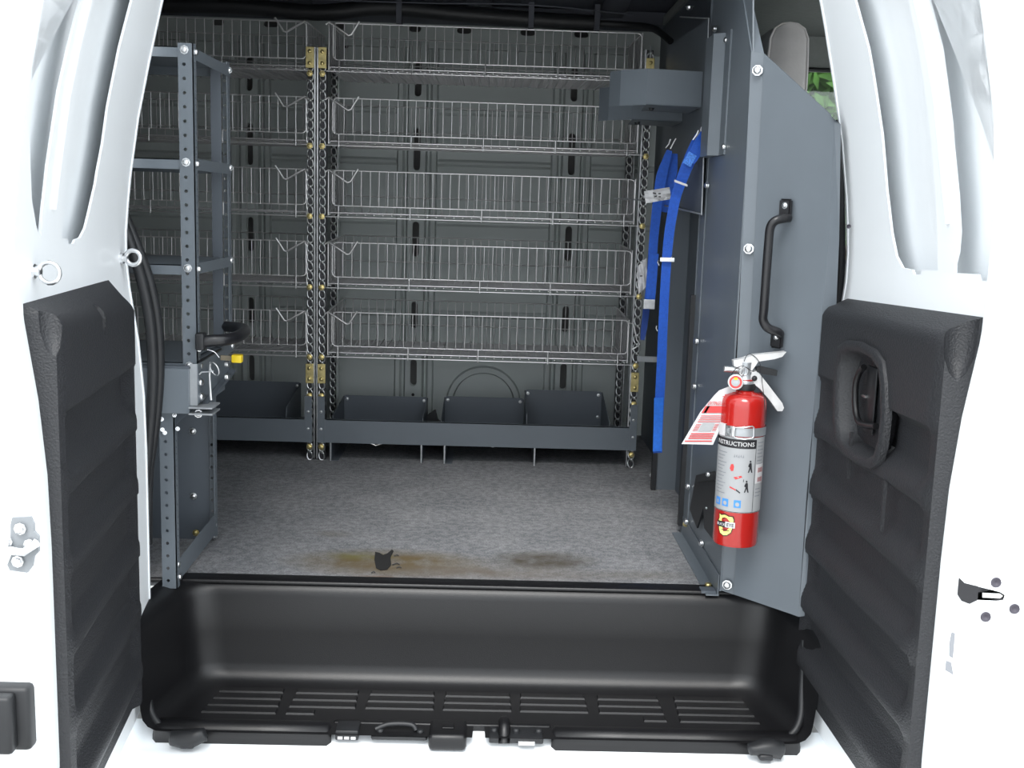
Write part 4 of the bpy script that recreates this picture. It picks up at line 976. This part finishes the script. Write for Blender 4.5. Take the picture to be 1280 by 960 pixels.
# levers as folded channels
def lever(pts, wid, th, nm, m=ZINC):
    q = MB(); q.prism([ez(x, y, -wid/2) for x, y in pts], (0, wid, 0)); return q.build(nm, m, ex)
LEV = mat('bright_lever', (.72, .72, .72), .35, .35, .15, 40)
lever([(917, 451), (930, 448), (942, 444), (972, 441), (983, 440), (978, 446), (968, 449), (948, 452), (941, 462), (938, 470), (924, 470), (926, 460), (918, 458)], .018, 0, 'carry_lever', LEV)
lever([(936, 466), (946, 463), (958, 478), (978, 504), (980, 510), (978, 514), (972, 514), (962, 500), (950, 486), (940, 478)], .018, 0, 'squeeze_lever', LEV)
q = MB(); q.prism([ez(x, y, -.011) for x, y in ((946, 459), (951, 458), (972, 463), (971, 470), (955, 468), (946, 465))], (0, .012, 0)); q.build('pull_pin_tab', RUBBER, ex)
gd = ez(919.5, 477.5, -.022)
q = MB(); q.lathe([(.0125, -.004), (.0145, .0), (.0145, .004), (.0125, .005)], gd, (-.22, -1, .12), 24); g_ = q.build('pressure_gauge', LEV, ex, True)
q = MB(); q.lathe([(.0118, .0052), (.0118, .0056)], gd, (-.22, -1, .12), 24); q.build('gauge_ring', REDINK, g_)
q = MB(); q.lathe([(.0080, .0058), (.0080, .0061)], gd, (-.22, -1, .12), 24); q.build('gauge_dial', LABEL, g_)
q = MB(); q.lathe([(.0045, .0062), (.0045, .0066)], gd, (-.22, -1, .12), 16); q.build('gauge_dial', galv, g_)
gg = gd+Vector((-.0015, -.007, .0)); MB().box(gg.x-.003, gg.x+.003, gg.y-.0004, gg.y, gg.z+.005, gg.z+.0095).build('gauge_mark', YELLOW, g_)
for (cx_, cy_, rr, n_) in ((931, 464, .0075, 1), (926.5, 464, .007, 2)):
    c = ez(cx_, cy_, -.014); MB().tube([c+Vector((rr*.75*cos(2*pi*k/16), -.002*sin(2*pi*k/16), rr*1.15*sin(2*pi*k/16))) for k in range(16)], .0011, 6, closed=True).build('pin_ring', ZINC, ex, True)
MB().tube(smooth_path([ez(930, 452, -.014), ez(934, 444, -.012), ez(941, 444, -.01), ez(950, 455, -.014), ez(953, 480, -.02), ez(956, 505, -.03), ez(956, 530, -.036)], 5), .0007, 5).build('seal_tie', INK, ex, True)
MB().tube(smooth_path([ez(914, 468, -.018), ez(921, 460, -.02), ez(930, 458, -.02), ez(940, 464, -.016), ez(946, 463, -.012)], 5), .0007, 5).build('seal_tie', INK, ex, True)
bolt(ez(943, 473, -.010), (0, -1, 0), .004, ex, INK, 'rivet')
# hanging tag
tg = thing('inspection_tag', 'white paper tag with red print hanging left of the fire extinguisher', 'tag', tuple(ez(880, 555)))
tp = [(914, 482), (921, 485), (922, 492), (908, 520), (891, 556), (852, 555), (876, 514), (893, 494), (899, 488)]
TA, TB, TC = Vector(ez(853, 555, -.03)), Vector(ez(891, 556, -.03)), None
ty = lambda y: -.030+(.555*0)
TPt = lambda x, y, h=0.: at(x, y, EY-.004-h)
tgp = MB(); tgp.prism([TPt(x, y) for x, y in tp], (0, .0006, 0)); tgp = tgp.build('paper', PAPER, tg)
def tquad(u0, u1, v0, v1, m, nm):      # u across 0..1, v down 0..1 in the tag's body
    q = MB(); ps = []
    for u, v in ((u0, v0), (u1, v0), (u1, v1), (u0, v1)):
        x = lerp(lerp(886, 853, v), lerp(916, 890, v), u); y = lerp(500, 554, v)
        ps.append(TPt(x, y, .0015))
    q.prism(ps, (0, .0003, 0)); q.build(nm, m, tgp)
def tmap(u, v, w_):                      # u, v in tag units
    x = lerp(lerp(886, 853, v), lerp(916, 890, v), u); y = lerp(500, 554, v); return TPt(x, y, .0022)
tquad(.02, .95, .14, .30, REDINK, 'red_block'); tquad(.10, .20, .14, .30, PAPER, 'slash')
for i in range(4): tquad(.08, .92, .36+.045*i, .375+.045*i, REDINK, 'print_line')
tquad(.30, .75, .54, .72, LABEL, 'print_box')
for i in range(5): tquad(.08, .27, .56+.035*i, .572+.035*i, REDINK, 'print_line'); tquad(.78, .92, .56+.035*i, .572+.035*i, REDINK, 'print_line')
for i in range(3): tquad(.10, .92, .77+.05*i, .797+.05*i, REDINK, 'print_line')
tquad(.04, .96, .94, .965, REDINK, 'print_line')
tquad(.55, .80, -.13, -.115, REDINK, 'print_line'); tquad(.5, .75, -.09, -.075, REDINK, 'print_line')
text_mb('EXTINGUISHER', .12, lambda u, v, w_: tmap(.52+u*1.12, .115-v*.95, 0)).build('tag_lettering', REDINK, tgp, recalc=False)
# black bracket behind the bottle
bb = thing('black_bracket', 'black folded bracket on the partition behind the extinguisher base', 'bracket', tuple(onx(880, 670, PX-.01)))
bp_ = lambda pts, o: [onx(x, y, PX-o) for x, y in pts]
MB().prism(bp_([(870, 594), (893, 589), (898, 600), (896, 625), (880, 632), (871, 660), (862, 637)], .012), (.004, 0, 0)).build('side_flap', RUBBER, bb)
MB().prism(bp_([(879, 632), (896, 620), (905, 640), (905, 660), (890, 673), (880, 660)], .020), (.010, 0, 0)).build('lower_flap', RUBBER, bb)
MB().prism(bp_([(870, 594), (893, 589), (893, 600), (871, 603)], .018), (.006, 0, 0)).build('top_lip', RUBBER, bb)
bolt(onx(885, 593, PX-.022), (-1, -.8, 0), .004, bb); bolt(onx(883, 635, PX-.022), (-1, -.8, 0), .002, bb)

# ------------------------------------------------------------------ blue straps
def ribbon(P, wpx, nm, m, par, th=.0022):
    pts = [at(*p) for p in P]; pts = smooth_path(pts, 6); n = len(pts); q = MB()
    ws = [interp([(i/(len(wpx)-1), v) for i, v in enumerate(wpx)], k/(n-1)) for k in range(n)]
    wid = []
    for k, p in enumerate(pts):
        t = (pts[min(k+1, n-1)]-pts[max(k-1, 0)]).normalized(); s_ = t.cross(Vector((-.1, 1, 0))).normalized(); wid.append(s_*ws[k])
    q.strip(pts, wid, (0, th, 0)); return q.build(nm, m, par, True)
sa = thing('blue_strap', 'long bright blue webbing strap hanging full length, nearer of the two', 'strap', tuple(at(878, 165, 2.55)))
ribbon([(877, 172, 2.53), (870, 184, 2.52), (862, 200, 2.515), (853, 222, 2.52), (845, 245, 2.53), (839, 275, 2.54), (835, 305, 2.55), (832, 345, 2.56), (829, 400, 2.58), (827, 450, 2.60), (825, 490, 2.62), (823, 530, 2.64), (822, 566, 2.65)],
       [.034, .032, .028, .026, .024, .023, .023, .022, .022, .023, .023, .022, .022], 'webbing', BLUEW, sa)
ribbon([(882, 168, 2.51), (874, 182, 2.505), (863, 202, 2.50)], [.026, .030, .022], 'sewn_loop', BLUEW, sa)
ribbon([(865, 190, 2.545), (862, 200, 2.545), (856, 215, 2.545), (849, 232, 2.55)], [.02, .022, .02, .01], 'sewn_loop', mat('dark_blue_webbing', (.012, .06, .36), .6), sa)
ribbon([(866, 192, 2.498), (858, 206, 2.498)], [.021, .021], 'stitching', mat('stitched_blue', (.06, .20, .62), .7, 0, .4, 300), sa, .001)
ribbon([(823.5, 497, 2.62), (822.5, 530, 2.638), (821.5, 564, 2.645)], [.023, .022, .022], 'webbing_end', mat('light_blue_webbing', (.018, .135, .58), .55, 0, .12, 150), sa)
for P in ([(866, 175), (871, 168), (873, 163)], [(869, 176), (875, 166)]): MB().tube([at(x, y, 2.52) for x, y in P], .002, 6).build('snap_hook', ZINC, sa, True)
bolt(at(879, 162, 2.53), (0, -1, 0), .006, sa); bolt(at(880, 192, 2.5), (-1, -1, 0), .006, sa)
MB().strip([at(843, 226, 2.505), at(859, 232, 2.505)], (0, 0, .005), (0, .006, 0)).build('paper_band', PAPER, sa)
q = MB(); q.box(at(824, 324, 2.56).x, at(842, 324, 2.56).x, 2.545, 2.55, at(830, 327, 2.55).z, at(830, 322, 2.55).z, .0008); q.build('buckle', ZINC, sa)
for x, y in ((825, 328), (842, 323), (823, 410)): MB().tube([at(x-2, y-3, 2.55), at(x-3, y, 2.55), at(x-1, y+4, 2.55)], .0014, 5).build('snap_hook', ZINC, sa, True)
sb = thing('blue_strap', 'shorter blue webbing strap in the shade behind the long one', 'strap', tuple(at(836, 180, 2.8)))
DB = mat('shaded_strap_webbing', (.016, .10, .52), .6, 0, .12, 150)
ribbon([(837, 188, 2.78), (833, 200, 2.78), (827, 220, 2.78), (823, 245, 2.78), (820, 270, 2.78), (817, 300, 2.78), (815, 330, 2.78), (812, 362, 2.78), (810, 378, 2.78)], [.014, .020, .027, .026, .024, .023, .023, .021, .02], 'webbing', DB, sb)
ribbon([(843, 192, 2.80), (840, 215, 2.80), (834, 240, 2.80), (829, 265, 2.80)], [.016, .026, .022, .02], 'webbing', DB, sb)
ribbon([(817.5, 317, 2.77), (815, 345, 2.77), (813, 375, 2.77)], [.024, .026, .024], 'webbing_end', DB, sb)
for P in ([(832, 185), (836, 180), (838, 174)], [(838, 186), (842, 178), (845, 173)]): MB().tube([at(x, y, 2.77) for x, y in P], .002, 6).build('snap_hook', ZINC, sb, True)
q = MB(); q.box(at(804, 380, 2.76).x, at(818, 380, 2.76).x, 2.75, 2.76, at(810, 386, 2.76).z, at(810, 374, 2.76).z, .001); q.build('buckle', ZINC, sb)
ribbon([(808, 386, 2.78), (805, 410, 2.79), (803, 425, 2.79)], [.018, .016, .010], 'webbing_tail', mat('navy_webbing', (.01, .04, .2), .6), sb)
def crumple(cx, cy, Y, w_, h_, lab, nm, marks):
    t_ = thing(nm, lab, 'tag', tuple(at(cx, cy, Y)))
    q = MB(); P = []
    for i in range(7):
        P.append([])
        for j in range(5):
            u, v = i/6-.5, j/4-.5
            p = at(cx+u*w_+v*2, cy+v*h_-u*h_*.35, Y+random.uniform(-.006, .006)); P[-1].append(p)
    q.grid(P); o = q.build('label_paper', PAPER, t_, False, recalc=False)
    for (x, y, a, b) in marks: MB().strip([at(x, y, Y-.010), at(x+a, y+b, Y-.010)], (0, 0, .003), (0, .0006, 0)).build('print_mark', INK, t_)
crumple(822, 244, 2.66, 32, 15, 'crumpled white label wrapped around the blue straps near their tops', 'crumpled_label', [(816, 241, 4, 1), (818, 246, 3, -1), (823, 242, 3, 0), (823, 246, 3, 0)])
crumple(803, 345, 2.80, 12, 34, 'crumpled white label beside the lower end of the shorter strap', 'crumpled_label', [(800, 345, 3, 0)])
